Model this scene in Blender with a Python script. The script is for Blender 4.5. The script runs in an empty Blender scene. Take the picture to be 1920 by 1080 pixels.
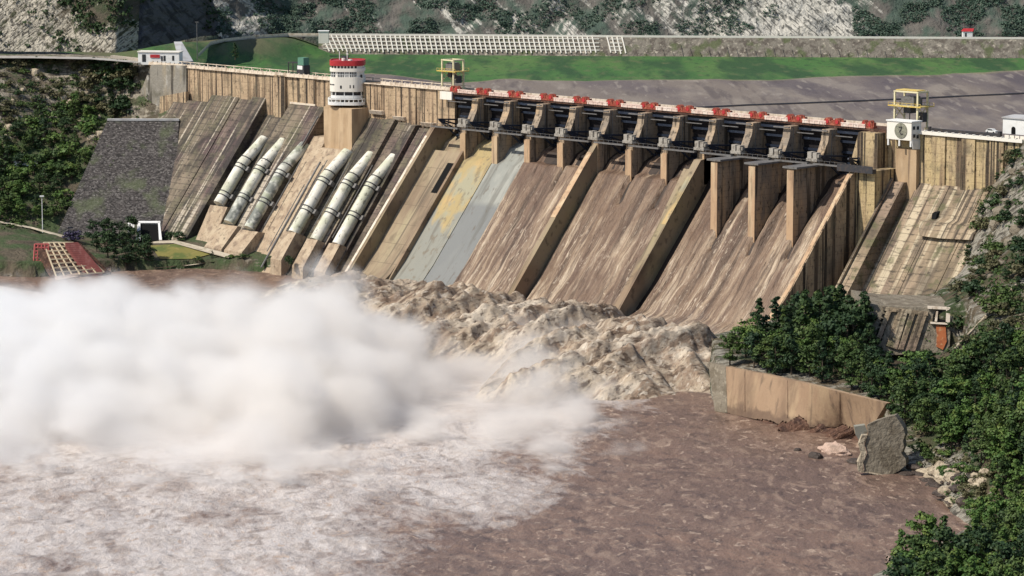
import bpy, bmesh, math, random
import numpy as np
from mathutils import Vector, Matrix
from mathutils.bvhtree import BVHTree
random.seed(7); RNG = np.random.default_rng(7)
S = bpy.context.scene; COL = S.collection
# ------------------------------------------------------------------ camera, world, sun, exposure
FPX, PITCH = 5950.73, 0.147056
CAM = np.array([813.175, -889.108, 110.359])
c45 = math.sqrt(.5)
RV = np.array([c45, c45, 0.]); FH = np.array([-c45, c45, 0.]); ZV = np.array([0, 0, 1.])
FV = FH*math.cos(PITCH) - ZV*math.sin(PITCH); UV_ = FH*math.sin(PITCH) + ZV*math.cos(PITCH)
cam = bpy.data.cameras.new('camera'); co = bpy.data.objects.new('camera', cam); COL.objects.link(co)
cam.sensor_width = 36; cam.lens = FPX/1920*36; cam.clip_start = 5; cam.clip_end = 9000
co.matrix_world = Matrix(((RV[0], UV_[0], -FV[0], CAM[0]), (RV[1], UV_[1], -FV[1], CAM[1]), (RV[2], UV_[2], -FV[2], CAM[2]), (0, 0, 0, 1)))
S.camera = co
SUN = Vector((-0.25, -0.60, 0.75)).normalized()
w = bpy.data.worlds.new('World'); S.world = w; w.use_nodes = True
sky = w.node_tree.nodes.new('ShaderNodeTexSky'); sky.sky_type = 'NISHITA'; sky.sun_disc = False
sky.sun_elevation = math.asin(SUN.z); sky.sun_rotation = math.atan2(SUN.x, SUN.y)
bg = w.node_tree.nodes['Background']; bg.inputs[1].default_value = 0.11
w.node_tree.links.new(sky.outputs[0], bg.inputs[0])
sl = bpy.data.lights.new('sun', 'SUN'); sl.energy = 4.5; sl.angle = math.radians(.5); sl.color = (1, .93, .82)
so = bpy.data.objects.new('sun', sl); COL.objects.link(so); so.rotation_euler = SUN.to_track_quat('Z', 'Y').to_euler()
S.view_settings.view_transform = 'Standard'; S.view_settings.look = 'None'; S.view_settings.exposure = .12; S.view_settings.gamma = 1
S.cycles.max_bounces = 10; S.cycles.diffuse_bounces = 4; S.cycles.glossy_bounces = 2; S.cycles.transparent_max_bounces = 8
S.cycles.volume_bounces = 8; S.cycles.volume_step_rate = 1; S.cycles.volume_max_steps = 256
S.cycles.use_denoising = True

# ------------------------------------------------------------------ geometry helpers
def ray(px, py):
    return FV + RV*(px-960)/FPX - UV_*(py-540)/FPX
def on(px, py, x=None, y=None, z=None, a=None, s=None):
    """the point of the valley seen at a spot of the photograph, on a world plane (x, y, z = const or y = a + s*z)"""
    d = ray(px, py)
    if x is not None: t = (x-CAM[0])/d[0]
    elif y is not None: t = (y-CAM[1])/d[1]
    elif z is not None: t = (z-CAM[2])/d[2]
    else: t = (a+s*CAM[2]-CAM[1])/(d[1]-s*d[2])
    return CAM + t*d
def _h(ix, iy, iz, seed):
    n = (ix*374761393 + iy*668265263 + iz*2147483647 + seed*1274126177) & 0xffffffff
    n = ((n ^ (n >> 13))*1274126177) & 0xffffffff
    n = ((n ^ (n >> 16))*2246822519) & 0xffffffff
    return ((n ^ (n >> 15)) & 0xffff)/65535.
def vnoise(P, seed=0):
    P = np.asarray(P, float); i = np.floor(P).astype(np.int64); f = P-i; f = f*f*(3-2*f)
    r = 0
    for dx in (0, 1):
        for dy in (0, 1):
            for dz in (0, 1):
                wgt = (f[..., 0] if dx else 1-f[..., 0])*(f[..., 1] if dy else 1-f[..., 1])*(f[..., 2] if dz else 1-f[..., 2])
                r = r + wgt*_h(i[..., 0]+dx, i[..., 1]+dy, i[..., 2]+dz, seed)
    return r
def fbm(P, octs=4, seed=0, gain=.5):
    P = np.asarray(P, float); r = 0; a = 1; t = 0
    for k in range(octs):
        r = r + a*vnoise(P*2**k + 17.3*k, seed+k); t += a; a *= gain
    return r/t - .5
def sstep(a, b, x):
    t = np.clip((np.asarray(x, float)-a)/(b-a), 0, 1); return t*t*(3-2*t)

class MB:
    def __init__(s): s.v = []; s.f = []; s.mi = []; s.cur = 0
    def add(s, vs, fs):
        o = len(s.v); s.v += [tuple(map(float, p)) for p in vs]; s.f += [tuple(i+o for i in f) for f in fs]; s.mi += [s.cur]*len(fs); return s
    def box(s, x0, x1, y0, y1, z0, z1, bev=0):
        vs = [(x, y, z) for z in (z0, z1) for y in (y0, y1) for x in (x0, x1)]
        return s.add(vs, [(0, 2, 3, 1), (4, 5, 7, 6), (0, 1, 5, 4), (2, 6, 7, 3), (0, 4, 6, 2), (1, 3, 7, 5)])
    def obox(s, c, ax, ay, az):
        c, ax, ay, az = map(lambda q: np.array(q, float), (c, ax, ay, az))
        vs = [c+i*ax+j*ay+k*az for k in (-1, 1) for j in (-1, 1) for i in (-1, 1)]
        return s.add(vs, [(0, 2, 3, 1), (4, 5, 7, 6), (0, 1, 5, 4), (2, 6, 7, 3), (0, 4, 6, 2), (1, 3, 7, 5)])
    def prism(s, poly, off):
        """closed solid: polygon (3-D points) pushed along the vector off"""
        n = len(poly); a = [np.array(p, float) for p in poly]; off = np.array(off, float)
        nr = np.zeros(3)
        for i in range(n): nr += np.cross(a[i]-a[0], a[(i+1) % n]-a[0])
        if nr @ off > 0: a = a[::-1]
        b = [p+off for p in a]
        return s.add(a+b, [tuple(range(n)), tuple(range(2*n-1, n-1, -1))] + [(i, i+n, (i+1) % n+n, (i+1) % n) for i in range(n)])
    def xprism(s, prof, x0, x1): return s.prism([(x0, y, z) for y, z in prof], (x1-x0, 0, 0))
    def bar(s, p, q, r, n=4, r2=None):
        p = np.array(p, float); q = np.array(q, float); d = q-p; d = d/(np.linalg.norm(d)+1e-9)
        u = np.cross(d, (0, 0, 1.) if abs(d[2]) < .9 else (1., 0, 0)); u /= np.linalg.norm(u); v = np.cross(d, u)
        r2 = r if r2 is None else r2; ph = math.pi/4 if n == 4 else 0
        A = [p+r*(math.cos(2*math.pi*i/n+ph)*u+math.sin(2*math.pi*i/n+ph)*v) for i in range(n)]
        B = [q+r2*(math.cos(2*math.pi*i/n+ph)*u+math.sin(2*math.pi*i/n+ph)*v) for i in range(n)]
        return s.add(A+B, [tuple(range(n-1, -1, -1)), tuple(range(n, 2*n))]+[(i, (i+1) % n, (i+1) % n+n, i+n) for i in range(n)])
    def grid(s, P):
        P = np.asarray(P, float); n, m = P.shape[:2]
        return s.add(P.reshape(-1, 3).tolist(), [(i*m+j, i*m+j+1, (i+1)*m+j+1, (i+1)*m+j) for i in range(n-1) for j in range(m-1)])
    def mesh(s, name, mat, loc=(0, 0, 0), smooth=False):
        me = bpy.data.meshes.new(name); L = np.array(loc, float)
        me.from_pydata((np.array(s.v)-L).tolist(), [], s.f)
        for m_ in (mat if isinstance(mat, (list, tuple)) else [mat]): me.materials.append(m_)
        if isinstance(mat, (list, tuple)): me.polygons.foreach_set('material_index', s.mi)
        if smooth: me.polygons.foreach_set('use_smooth', [True]*len(me.polygons))
        me.update(); return me
    def build(s, name, mat, parent=None, smooth=False, loc=None):
        pl = world_loc(parent) if parent is not None else np.zeros(3)
        own = np.zeros(3) if loc is None else np.array(loc, float)
        o = bpy.data.objects.new(name, s.mesh(name, mat, pl+own if parent is not None else own, smooth)); COL.objects.link(o)
        o.location = tuple(own) if parent is None else (0, 0, 0)
        if parent is not None: o.parent = parent
        return o
def world_loc(o):
    L = np.zeros(3)
    while o is not None: L += np.array(o.location); o = o.parent
    return L
def tag(o, label=None, cat=None, group=None, kind=None):
    if label: o['label'] = label
    if cat: o['category'] = cat
    if group: o['group'] = group
    if kind: o['kind'] = kind
    return o
def empty(name, loc, label, cat, group=None):
    o = bpy.data.objects.new(name, None); o.empty_display_size = 2; COL.objects.link(o); o.location = tuple(map(float, loc)); return tag(o, label, cat, group)
def copy_tree(o, loc=None, rz=None, sc=None, parent=None):
    c = o.copy(); COL.objects.link(c); c.parent = parent
    for ch in list(o.children): copy_tree(ch, parent=c)
    if loc is not None: c.location = tuple(map(float, loc))
    if rz is not None: c.rotation_euler = (0, 0, rz)
    if sc is not None: c.scale = sc if isinstance(sc, (tuple, list)) else (sc, sc, sc)
    return c

# ------------------------------------------------------------------ materials
class MT:
    """layers of colour by stretched noise over a base colour, with bump"""
    def __init__(s, name, base, rough=.85, spec=.25, coord='pos', metal=0):
        s.m = bpy.data.materials.new(name); s.m.use_nodes = True; s.t = s.m.node_tree; s.b = s.t.nodes['Principled BSDF']
        s.b.inputs['Roughness'].default_value = rough; s.b.inputs['Specular IOR Level'].default_value = spec; s.b.inputs['Metallic'].default_value = metal
        if coord == 'pos': s.co = s.n('ShaderNodeNewGeometry').outputs['Position']
        else:
            tc = s.n('ShaderNodeTexCoord'); s.co = tc.outputs['Object' if coord == 'obj' else 'UV']
        rgb = s.n('ShaderNodeRGB'); rgb.outputs[0].default_value = (*base, 1); s.c = rgb.outputs[0]; s.bumpn = None; s.fin()
    def n(s, t): return s.t.nodes.new(t)
    def link(s, a, b): s.t.links.new(a, b)
    def fin(s): s.link(s.c, s.b.inputs['Base Color']); return s
    def noise(s, scale, detail=4, rough=.55, dist=0, rot=(0, 0, 0)):
        mp = s.n('ShaderNodeMapping'); mp.inputs['Scale'].default_value = scale if isinstance(scale, tuple) else (scale,)*3
        mp.inputs['Rotation'].default_value = rot
        if rot != (0, 0, 0):
            mp0 = s.n('ShaderNodeMapping'); mp0.inputs['Rotation'].default_value = rot; s.link(s.co, mp0.inputs[0]); mp.inputs['Rotation'].default_value = (0, 0, 0); s.link(mp0.outputs[0], mp.inputs[0])
        else: s.link(s.co, mp.inputs[0])
        nz = s.n('ShaderNodeTexNoise'); nz.inputs['Scale'].default_value = 1; nz.inputs['Detail'].default_value = detail; nz.inputs['Roughness'].default_value = rough; nz.inputs['Distortion'].default_value = dist
        s.link(mp.outputs[0], nz.inputs['Vector']); return nz.outputs[0]
    def rng(s, f, lo, hi, a=0., b=1.):
        r = s.n('ShaderNodeMapRange'); r.inputs[1].default_value = lo; r.inputs[2].default_value = hi; r.inputs[3].default_value = a; r.inputs[4].default_value = b
        s.link(f, r.inputs[0]); return r.outputs[0]
    def math(s, op, a, b=None):
        r = s.n('ShaderNodeMath'); r.operation = op
        for k, q in ((0, a), (1, b)):
            if q is None: continue
            if isinstance(q, (int, float)): r.inputs[k].default_value = q
            else: s.link(q, r.inputs[k])
        return r.outputs[0]
    def mix(s, fac, col):
        x = s.n('ShaderNodeMix'); x.data_type = 'RGBA'
        if isinstance(fac, (int, float)): x.inputs[0].default_value = fac
        else: s.link(fac, x.inputs[0])
        s.link(s.c, x.inputs[6])
        if isinstance(col, tuple): x.inputs[7].default_value = (*col, 1)
        else: s.link(col, x.inputs[7])
        s.c = x.outputs[2]; return s.fin()
    def layer(s, col, scale, lo=.4, hi=.6, amt=1., detail=4, rough=.55, dist=0, rot=(0, 0, 0), mask=None):
        f = s.rng(s.noise(scale, detail, rough, dist, rot), lo, hi, 0, amt)
        if mask is not None: f = s.math('MULTIPLY', f, mask)
        return s.mix(f, col)
    def bump(s, scale, dist=.2, detail=4, strength=1., rough=.6, rot=(0, 0, 0)):
        h = s.noise(scale, detail, rough, rot=rot); b = s.n('ShaderNodeBump'); b.inputs['Distance'].default_value = dist; b.inputs['Strength'].default_value = strength
        s.link(h, b.inputs['Height'])
        if s.bumpn is not None: s.link(s.bumpn, b.inputs['Normal'])
        s.bumpn = b.outputs[0]; s.link(s.bumpn, s.b.inputs['Normal']); return s
    def attr(s, name):
        a = s.n('ShaderNodeAttribute'); a.attribute_name = name; return a.outputs['Fac']
    def objrand(s): return s.n('ShaderNodeObjectInfo').outputs['Random']
    def axis(s, i):
        x = s.n('ShaderNodeSeparateXYZ'); s.link(s.co, x.inputs[0]); return x.outputs[i]
    def lines(s, col, axis, period, width, amt=1.):
        f = s.math('FRACT', s.math('MULTIPLY', s.axis(axis), 1/period)); f = s.rng(f, width, width*.6, 0, amt); return s.mix(f, col)

TAN = (.445, .325, .21); PALE = (.52, .42, .28)
def crest_mat(name, base, dark=.5, pale=.4):
    m = MT(name, base)
    m.layer((.46, .35, .22), (.10, .10, .06), .45, .62, .7)
    m.layer((.26, .175, .11), (.30, .30, .02), .50, .62, .7)
    m.layer((.54, .44, .31), (.55, .55, .015), .55, .64, pale)
    m.layer((.085, .062, .045), (.30, .30, .008), .54-.04*dark, .59, .85, detail=5)
    m.layer((.026, .020, .016), (.55, .55, .010), .56-.02*dark, .60, .95, detail=3)
    m.layer((.11, .10, .07), (.16, .16, .12), .54, .68, .6, detail=6)
    m.layer((.05, .04, .03), (1.4, 1.4, .5), .57, .66, .75, detail=6)
    m.layer((.13, .095, .065), (.09, .09, .035), .52, .66, .55, detail=6)
    m.lines((.15, .10, .065), 2, 3.0, .07, .45)
    return m.bump((.8, .8, .8), .3).m
M = {}
M['crest'] = crest_mat('stained crest concrete', TAN, .45)
M['crest_right'] = crest_mat('lichen stained concrete', (.48, .37, .20), .9, .6)
M['grey_end'] = MT('grey streaked concrete', (.25, .23, .195)).layer((.34, .28, .19), (.2, .2, .03), .48, .62, .8).layer((.05, .043, .038), (.22, .22, .02), .54, .6, .9).layer((.42, .40, .36), (.3, .3, .2), .6, .68, .7).layer((.12, .11, .08), .12, .5, .64, .7).bump(.7, .3).m
M['plain_tan'] = MT('clean tan concrete', (.43, .305, .185)).layer((.50, .37, .235), (.3, .3, .03), .45, .6).layer((.30, .205, .125), (.2, .2, .08), .48, .64, .7).layer((.14, .10, .07), (.5, .5, .02), .58, .66, .7).bump(.6, .1).m
m = MT('weathered dam face', (.150, .120, .088))
m.layer((.085, .082, .050), (.05, .04, .04), .42, .58, .9)
m.layer((.105, .066, .070), (.04, .03, .03), .48, .60, .8)
m.layer((.25, .20, .145), (.09, .05, .05), .50, .66, .8)
m.layer((.040, .036, .033), (.30, .012, .012), .48, .60, .8)
m.layer((.028, .026, .024), (.12, .10, .10), .52, .66, .7, detail=6)
m.layer((.24, .195, .14), (.05, .05, .05), .54, .66, .8, mask=m.rng(m.axis(2), -30, -52))
m.layer((.46, .40, .32), (.40, .012, .012), .615, .65, .85, detail=2)
m.layer((.36, .31, .24), (1.1, .03, .03), .62, .68, .6, detail=3)
m.layer((.13, .12, .075), (.22, .16, .16), .52, .66, .6, detail=6)
m.layer((.035, .03, .027), (.5, .8, .8), .56, .65, .7, detail=5)
m.lines((.045, .038, .032), 2, 2.4, .15, .55)
M['face'] = m.bump((.5, .5, .5), .6).m
m = MT('pale stained dam face', (.32, .245, .165))
m.layer((.16, .125, .082), (.10, .04, .04), .44, .60, .85)
m.layer((.26, .185, .145), (.05, .04, .04), .48, .62, .6)
m.layer((.50, .42, .295), (.40, .010, .010), .555, .63, .85, detail=3).layer((.09, .072, .055), (.16, .05, .05), .52, .64, .7, detail=6)
m.layer((.050, .04, .032), (.7, .02, .02), .55, .63, .85)
m.layer((.11, .11, .055), (.2, .2, .2), .55, .68, .8)
m.layer((.045, .038, .03), (.3, .8, .8), .56, .66, .75, detail=5)
m.lines((.10, .08, .055), 2, 2.4, .14, .5)
M['face_right'] = m.bump((.6, .6, .6), .7).m
m = MT('pier concrete', (.34, .265, .19))
m.layer((.46, .32, .19), (.25, .25, .05), .48, .62, .8).layer((.20, .17, .14), (.15, .3, .1), .46, .62, .8)
m.layer((.055, .045, .034), (.55, .55, .025), .53, .62, .85).layer((.04, .035, .028), (.5, .9, .5), .58, .67, .7).lines((.1, .08, .06), 2, 2.2, .09, .45)
M['pier'] = m.bump(.7, .2).m
m = MT('warm pier nose concrete', (.46, .31, .19)).layer((.52, .40, .26), (.3, .3, .05), .5, .65).layer((.28, .18, .115), (.4, .4, .1), .50, .66, .7).layer((.12, .09, .06), (.9, .9, .05), .58, .68, .6)
M['nose'] = m.bump(.7, .1).m
m = MT('training wall concrete', (.285, .225, .15)).layer((.26, .215, .115), (.07, .03, .03), .48, .62, .7).layer((.22, .145, .095), (.1, .03, .03), .46, .62, .8).layer((.09, .065, .05), (.5, .03, .03), .53, .66, .8).layer((.07, .055, .04), (.3, .4, .3), .57, .68, .6)
M['wall'] = m.bump(.6, .2).m
m = MT('dry chute concrete', (.29, .225, .15)).layer((.33, .28, .175), (.25, .015, .015), .45, .62, .8).layer((.20, .145, .10), (.12, .03, .03), .47, .62, .85).layer((.085, .07, .055), (.6, .02, .02), .55, .66, .7).layer((.16, .125, .085), (.22, .14, .14), .52, .66, .7, detail=7).lines((.12, .09, .065), 2, 7., .03, .6)
M['dry'] = m.bump(.6, .15).m
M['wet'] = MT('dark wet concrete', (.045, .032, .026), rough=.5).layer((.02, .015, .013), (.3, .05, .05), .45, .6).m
m = MT('ochre patched chute concrete', (.36, .28, .14)).layer((.45, .315, .145), (.08, .05, .05), .47, .6).layer((.30, .29, .21), (.13, .07, .07), .50, .62, .85).layer((.16, .125, .08), (.22, .12, .12), .55, .66, .7)
zz = m.rng(m.math('ADD', m.axis(2), m.rng(m.noise((.2, .1, .1), 4), .3, .7, -6, 6)), -43, -47, 0, .95)
m.mix(zz, (.235, .235, .205)).layer((.13, .12, .1), (.4, .05, .05), .54, .66, .6).layer((.17, .14, .1), (.45, .3, .3), .57, .66, .7)
M['ochre'] = m.bump(.6, .15).m
m = MT('blue grey chute concrete', (.255, .26, .235)).layer((.31, .31, .275), (.09, .05, .05), .48, .58)
zz = m.rng(m.axis(2), -38, -40, 0, .75); m.mix(zz, (.165, .17, .17)).layer((.12, .115, .10), (.3, .03, .03), .52, .66, .6).layer((.31, .28, .20), (.10, .03, .03), .56, .64, .8).layer((.13, .11, .09), (.5, .2, .2), .6, .68, .7)
M['bluegrey'] = m.bump(.6, .15).m
m = MT('muddy chute water', (.185, .122, .083), rough=.5, spec=.3)
big = m.rng(m.math('ADD', m.noise((.07, .028, .028), 5, .6, .8), m.rng(m.axis(2), -72, -18, .10, -.10)), .42, .60)
m.layer((.27, .19, .13), (.16, .02, .02), .44, .62, .9).layer((.135, .085, .062), (.10, .025, .025), .47, .62, .8)
m.layer((.42, .315, .215), (.33, .018, .018), .46, .62, .9, detail=7, dist=.3, mask=big)
m.layer((.56, .45, .33), (.65, .035, .035), .52, .64, .85, detail=8, dist=.4, mask=big).layer((.085, .056, .040), (.5, .022, .022), .52, .64, .85, detail=7, dist=.3)
m.layer((.115, .075, .055), (1.1, .10, .10), .55, .66, .7, detail=6, dist=.5).layer((.62, .52, .40), (1.3, .3, .3), .58, .67, .7, detail=5, dist=.9, mask=big)
M['chute_water'] = m.bump((.4, .07, .07), 1.8, 7).bump((1.4, .4, .4), .7, 5).m
m = MT('muddy river', (.185, .120, .088), rough=.42, spec=.3)
m.layer((.140, .092, .072), (.013, .013, .013), .42, .58, .8).layer((.24, .150, .105), (.02, .03, .02), .5, .65, .6).layer((.10, .066, .052), (.10, .15, .12), .52, .66, .6, detail=6)
f = m.attr('foam'); RZ = (0, 0, .785); n1_ = m.noise((.016, .026, .05), 6, .62, 1.0, RZ); n2_ = m.noise((.10, .15, .2), 8, .66, 1.0, RZ)
nzf = m.math('ADD', m.math('MULTIPLY', n1_, .6), m.math('MULTIPLY', n2_, .4))
fm = m.rng(m.math('ADD', f, m.rng(nzf, .32, .68, -.66, .66)), .30, .90, 0, .92)
m.mix(fm, (.57, .515, .48))
m.layer((.40, .34, .295), (.17, .22, .24), .47, .63, .8, detail=8, dist=.9, mask=fm, rot=RZ)
m.layer((.60, .55, .50), (.30, .40, .4), .56, .68, .55, detail=5, dist=.6, mask=fm, rot=RZ)
m.layer((.22, .17, .14), (.10, .13, .2), .555, .65, .75, detail=6, dist=.8, mask=fm, rot=RZ)
m.layer((.30, .21, .155), (.06, .14, .3), .52, .66, .7, detail=7, dist=1.6, rot=RZ, mask=m.math('SUBTRACT', 1.0, fm))
m.layer((.085, .056, .045), (.14, .22, .3), .55, .65, .7, detail=6, dist=.8, rot=RZ, mask=m.math('SUBTRACT', 1.0, m.math('MULTIPLY', fm, .8)))
m.layer((.43, .32, .24), (.24, .36, .3), .59, .67, .75, detail=7, dist=1., rot=RZ)
M['river'] = m.bump((.11, .17, .16), 1.5, 7, rot=RZ).bump((.5, .8, .8), .22, 5, rot=RZ).m
m = MT('churning spillway foam', (.45, .365, .27), rough=.8)
m.layer((.60, .515, .405), (.06, .03, .05), .46, .6).layer((.27, .185, .125), (.22, .06, .12), .49, .61, .85, detail=7, dist=.7).layer((.105, .070, .048), (.42, .13, .25), .52, .63, .9, detail=7, dist=.8)
m.layer((.68, .60, .49), (.7, .3, .4), .55, .66, .75, detail=6, dist=.5).layer((.085, .06, .045), (1.0, .5, .6), .58, .67, .8, detail=5)
m.layer((.17, .115, .08), (.07, .035, .06), .50, .64, .6, detail=6, dist=.8)
M['foam'] = m.bump((.4, .16, .35), 1.3, 8, rough=.7).m
m = MT('dark ridge stone masonry', (.062, .055, .052))
vo = m.n('ShaderNodeTexVoronoi'); mp = m.n('ShaderNodeMapping'); mp.inputs['Scale'].default_value = (.95, .95, 1.9); m.link(m.co, mp.inputs[0]); m.link(mp.outputs[0], vo.inputs['Vector']); vo.inputs['Scale'].default_value = 1.
vs = m.n('ShaderNodeSeparateColor'); m.link(vo.outputs['Color'], vs.inputs[0])
m.mix(m.rng(vs.outputs[0], .3, 1, 0, .8), (.17, .155, .145)).mix(m.rng(vs.outputs[1], .55, 1, 0, .8), (.05, .045, .045))
m.mix(m.rng(vo.outputs['Distance'], .5, .75, 0, .9), (.022, .02, .019)).lines((.025, .022, .02), 2, 1.6, .14, .6).layer((.33, .31, .29), (1.3, 1.3, 1.6), .63, .70, .8); m.layer((.10, .12, .06), .09, .52, .66, .6)
M['masonry'] = m.bump((.8, .8, 1.3), .5).m
M['white'] = MT('off white paint', (.76, .72, .64), rough=.6).layer((.66, .6, .5), (.5, .5, .06), .55, .7, .45).m
M['white_cool'] = MT('white painted concrete', (.74, .74, .72), rough=.7).layer((.6, .58, .54), .4, .5, .68, .5).m
M['parapet'] = MT('weathered white parapet', (.66, .57, .46)).layer((.42, .33, .24), (.4, .4, .3), .5, .62, .8).layer((.2, .15, .1), (1.2, 1.2, .5), .6, .7, .7).m
M['parapet_pink'] = MT('pinkish bridge parapet', (.62, .47, .40)).layer((.70, .6, .52), (.3, .3, .3), .5, .6).layer((.30, .20, .16), (.9, .9, .6), .56, .66, .8).m
M['red'] = MT('red paint', (.42, .035, .04), rough=.5).layer((.3, .02, .025), .5, .5, .66, .7).m
M['hoist'] = MT('weathered red oxide paint', (.24, .052, .032), rough=.6).layer((.42, .16, .10), (1.5, 1.5, 1.5), .5, .64, .8).layer((.1, .02, .015), (1.1, 1.1, 1.1), .58, .68, .8).m
M['yellow'] = MT('crane yellow paint', (.60, .43, .10), rough=.5).layer((.66, .56, .30), .6, .5, .64, .8).layer((.25, .16, .05), 1.1, .58, .68, .6).m
M['cream'] = MT('cream paint', (.68, .62, .40), rough=.5).layer((.5, .42, .25), .8, .55, .68, .7).m
M['steel_dark'] = MT('dark steel', (.035, .035, .04), rough=.55, spec=.4).layer((.08, .06, .05), .8, .5, .66, .7).m
M['steel_blue'] = MT('dark blue painted steel', (.016, .022, .038), rough=.45, spec=.4).layer((.06, .09, .13), 1.2, .58, .68, .6).m
M['gate'] = MT('gate skin plate', (.018, .016, .018), rough=.7).layer((.04, .032, .03), (.5, .5, .1), .5, .66, .7).m
M['galv'] = MT('galvanised steel', (.15, .145, .14), rough=.55, spec=.4).layer((.08, .07, .06), .8, .5, .66, .7).m
M['trunnion'] = MT('pale trunnion concrete', (.34, .315, .275)).layer((.17, .15, .125), (.9, .9, .9), .48, .62, .85).m
M['glass'] = MT('dark window glass', (.03, .035, .04), rough=.15, spec=.5).m
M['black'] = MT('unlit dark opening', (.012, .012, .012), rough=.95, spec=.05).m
m = MT('penstock paint', (.68, .655, .57), rough=.6).layer((.47, .48, .35), (.12, .12, .12), .46, .62, .85).layer((.30, .275, .21), (.4, .2, .2), .55, .68, .7).layer((.09, .08, .06), (1.0, .5, .5), .59, .68, .7)
M['penstock'] = m.bump(1., .05).m
m = MT('grimy penstock paint', (.55, .55, .48), rough=.55).layer((.13, .14, .125), (.22, .22, .22), .44, .56, .9).layer((.30, .32, .22), (.12, .2, .2), .5, .62, .8)
M['penstock_dirty'] = m.m
m = MT('anchor block concrete', (.38, .29, .20)).layer((.46, .37, .26), (.2, .2, .2), .45, .62).layer((.22, .16, .115), (.35, .35, .2), .5, .64, .8).layer((.10, .085, .06), (.9, .9, .9), .58, .7, .7)
M['block'] = m.bump(.9, .5).m
m = MT('brown stained wall concrete', (.34, .235, .15)).layer((.29, .195, .125), (.06, .06, .02), .46, .62).layer((.44, .335, .205), (.12, .12, .03), .50, .66, .7).layer((.20, .135, .09), (.18, .18, .02), .50, .64, .75).layer((.11, .08, .06), (.35, .35, .05), .57, .66, .6, detail=6).layer((.20, .14, .09), (.4, .4, .4), .56, .70, .5, detail=6)
wl_ = m.rng(m.math('ADD', m.axis(2), m.rng(m.noise((.3, .3, .3), 5), .3, .7, -1.6, 1.6)), -70.2, -72.0, 0, .75); m.mix(wl_, (.12, .08, .058))
M['orange_wall'] = m.bump((.5, .5, .2), .25).m
M['slab'] = MT('broken grey concrete', (.215, .185, .14)).layer((.15, .125, .09), .18, .45, .62).layer((.11, .09, .065), (.7, .7, .2), .54, .66, .7).layer((.33, .29, .22), .5, .56, .68, .8).bump(.9, .5).m
M['pink_rock'] = MT('pink grey boulder', (.46, .33, .26)).layer((.3, .22, .17), .4, .5, .64).bump(1., .5).m
M['dark_rock'] = MT('wet dark boulder', (.055, .042, .035), rough=.6).layer((.12, .09, .07), .8, .55, .68).bump(1., .5).m
M['pale_rock'] = MT('pale shore rock', (.44, .37, .27)).layer((.26, .21, .15), .5, .48, .62).layer((.12, .1, .07), 1.2, .58, .68).bump(1.2, .5).m
M['soil'] = MT('brown eroded soil', (.115, .062, .042)).layer((.06, .034, .026), .35, .45, .6).layer((.24, .15, .1), .9, .58, .68, .8).bump(.8, .8, 6).m
M['road'] = MT('pale grey roadway', (.36, .34, .31)).layer((.25, .23, .2), .2, .5, .64).m
M['path'] = MT('pale path', (.46, .40, .31)).layer((.30, .26, .18), .4, .5, .64, .8).m
M['red_brown'] = MT('worn red brown steps', (.26, .085, .075)).layer((.36, .16, .14), .6, .5, .64, .7).lines((.12, .04, .035), 2, .8, .25, .6).m
M['lawn'] = MT('dry lawn', (.19, .17, .05)).layer((.10, .125, .035), .12, .45, .6).layer((.3, .22, .09), .25, .56, .66, .7).m
M['pink'] = MT('faded red painted grid', (.46, .12, .115)).layer((.56, .26, .23), .3, .5, .64, .7).m
M['cream_grid'] = MT('faded cream painted grid', (.62, .52, .36)).layer((.5, .36, .26), .6, .5, .66, .7).m
M['rust'] = MT('orange rust stain', (.40, .13, .05)).layer((.28, .09, .04), .5, .45, .62).layer((.48, .3, .16), .8, .55, .68, .7).m
M['ramp'] = MT('light grey concrete', (.42, .42, .42)).layer((.34, .33, .32), .2, .48, .62).m
M['bark'] = MT('bark', (.09, .07, .05), coord='obj').m
def leaf_mat(name, c1, c2, c3):
    m = MT(name, c1, rough=.6, spec=.2); r = m.objrand(); m.mix(m.rng(r, 0, 1, 0, .9), c2)
    m.layer(c3, (.35, .35, .35), .5, .62, .75, detail=3)
    m.b.inputs['Subsurface Weight'].default_value = 0
    return m.m
M['leaf'] = leaf_mat('broad leaves', (.034, .064, .020), (.060, .095, .026), (.095, .135, .036))
M['leaf_light'] = leaf_mat('yellow green leaves', (.050, .105, .024), (.080, .135, .032), (.14, .18, .045))  # lighter yellow-green foliage colour for some trees and bushes
M['leaf_dark'] = leaf_mat('dark leaves', (.018, .040, .017), (.030, .056, .020), (.052, .084, .028))
M['leaf_far'] = leaf_mat('far leaves', (.060, .098, .070), (.060, .098, .070), (.10, .135, .095))
M['leaf_dry'] = leaf_mat('dry leaves', (.085, .085, .040), (.105, .095, .048), (.15, .14, .075))
M['leaf_purple'] = leaf_mat('violet blossom', (.055, .046, .085), (.06, .05, .095), (.04, .055, .04))
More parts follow.
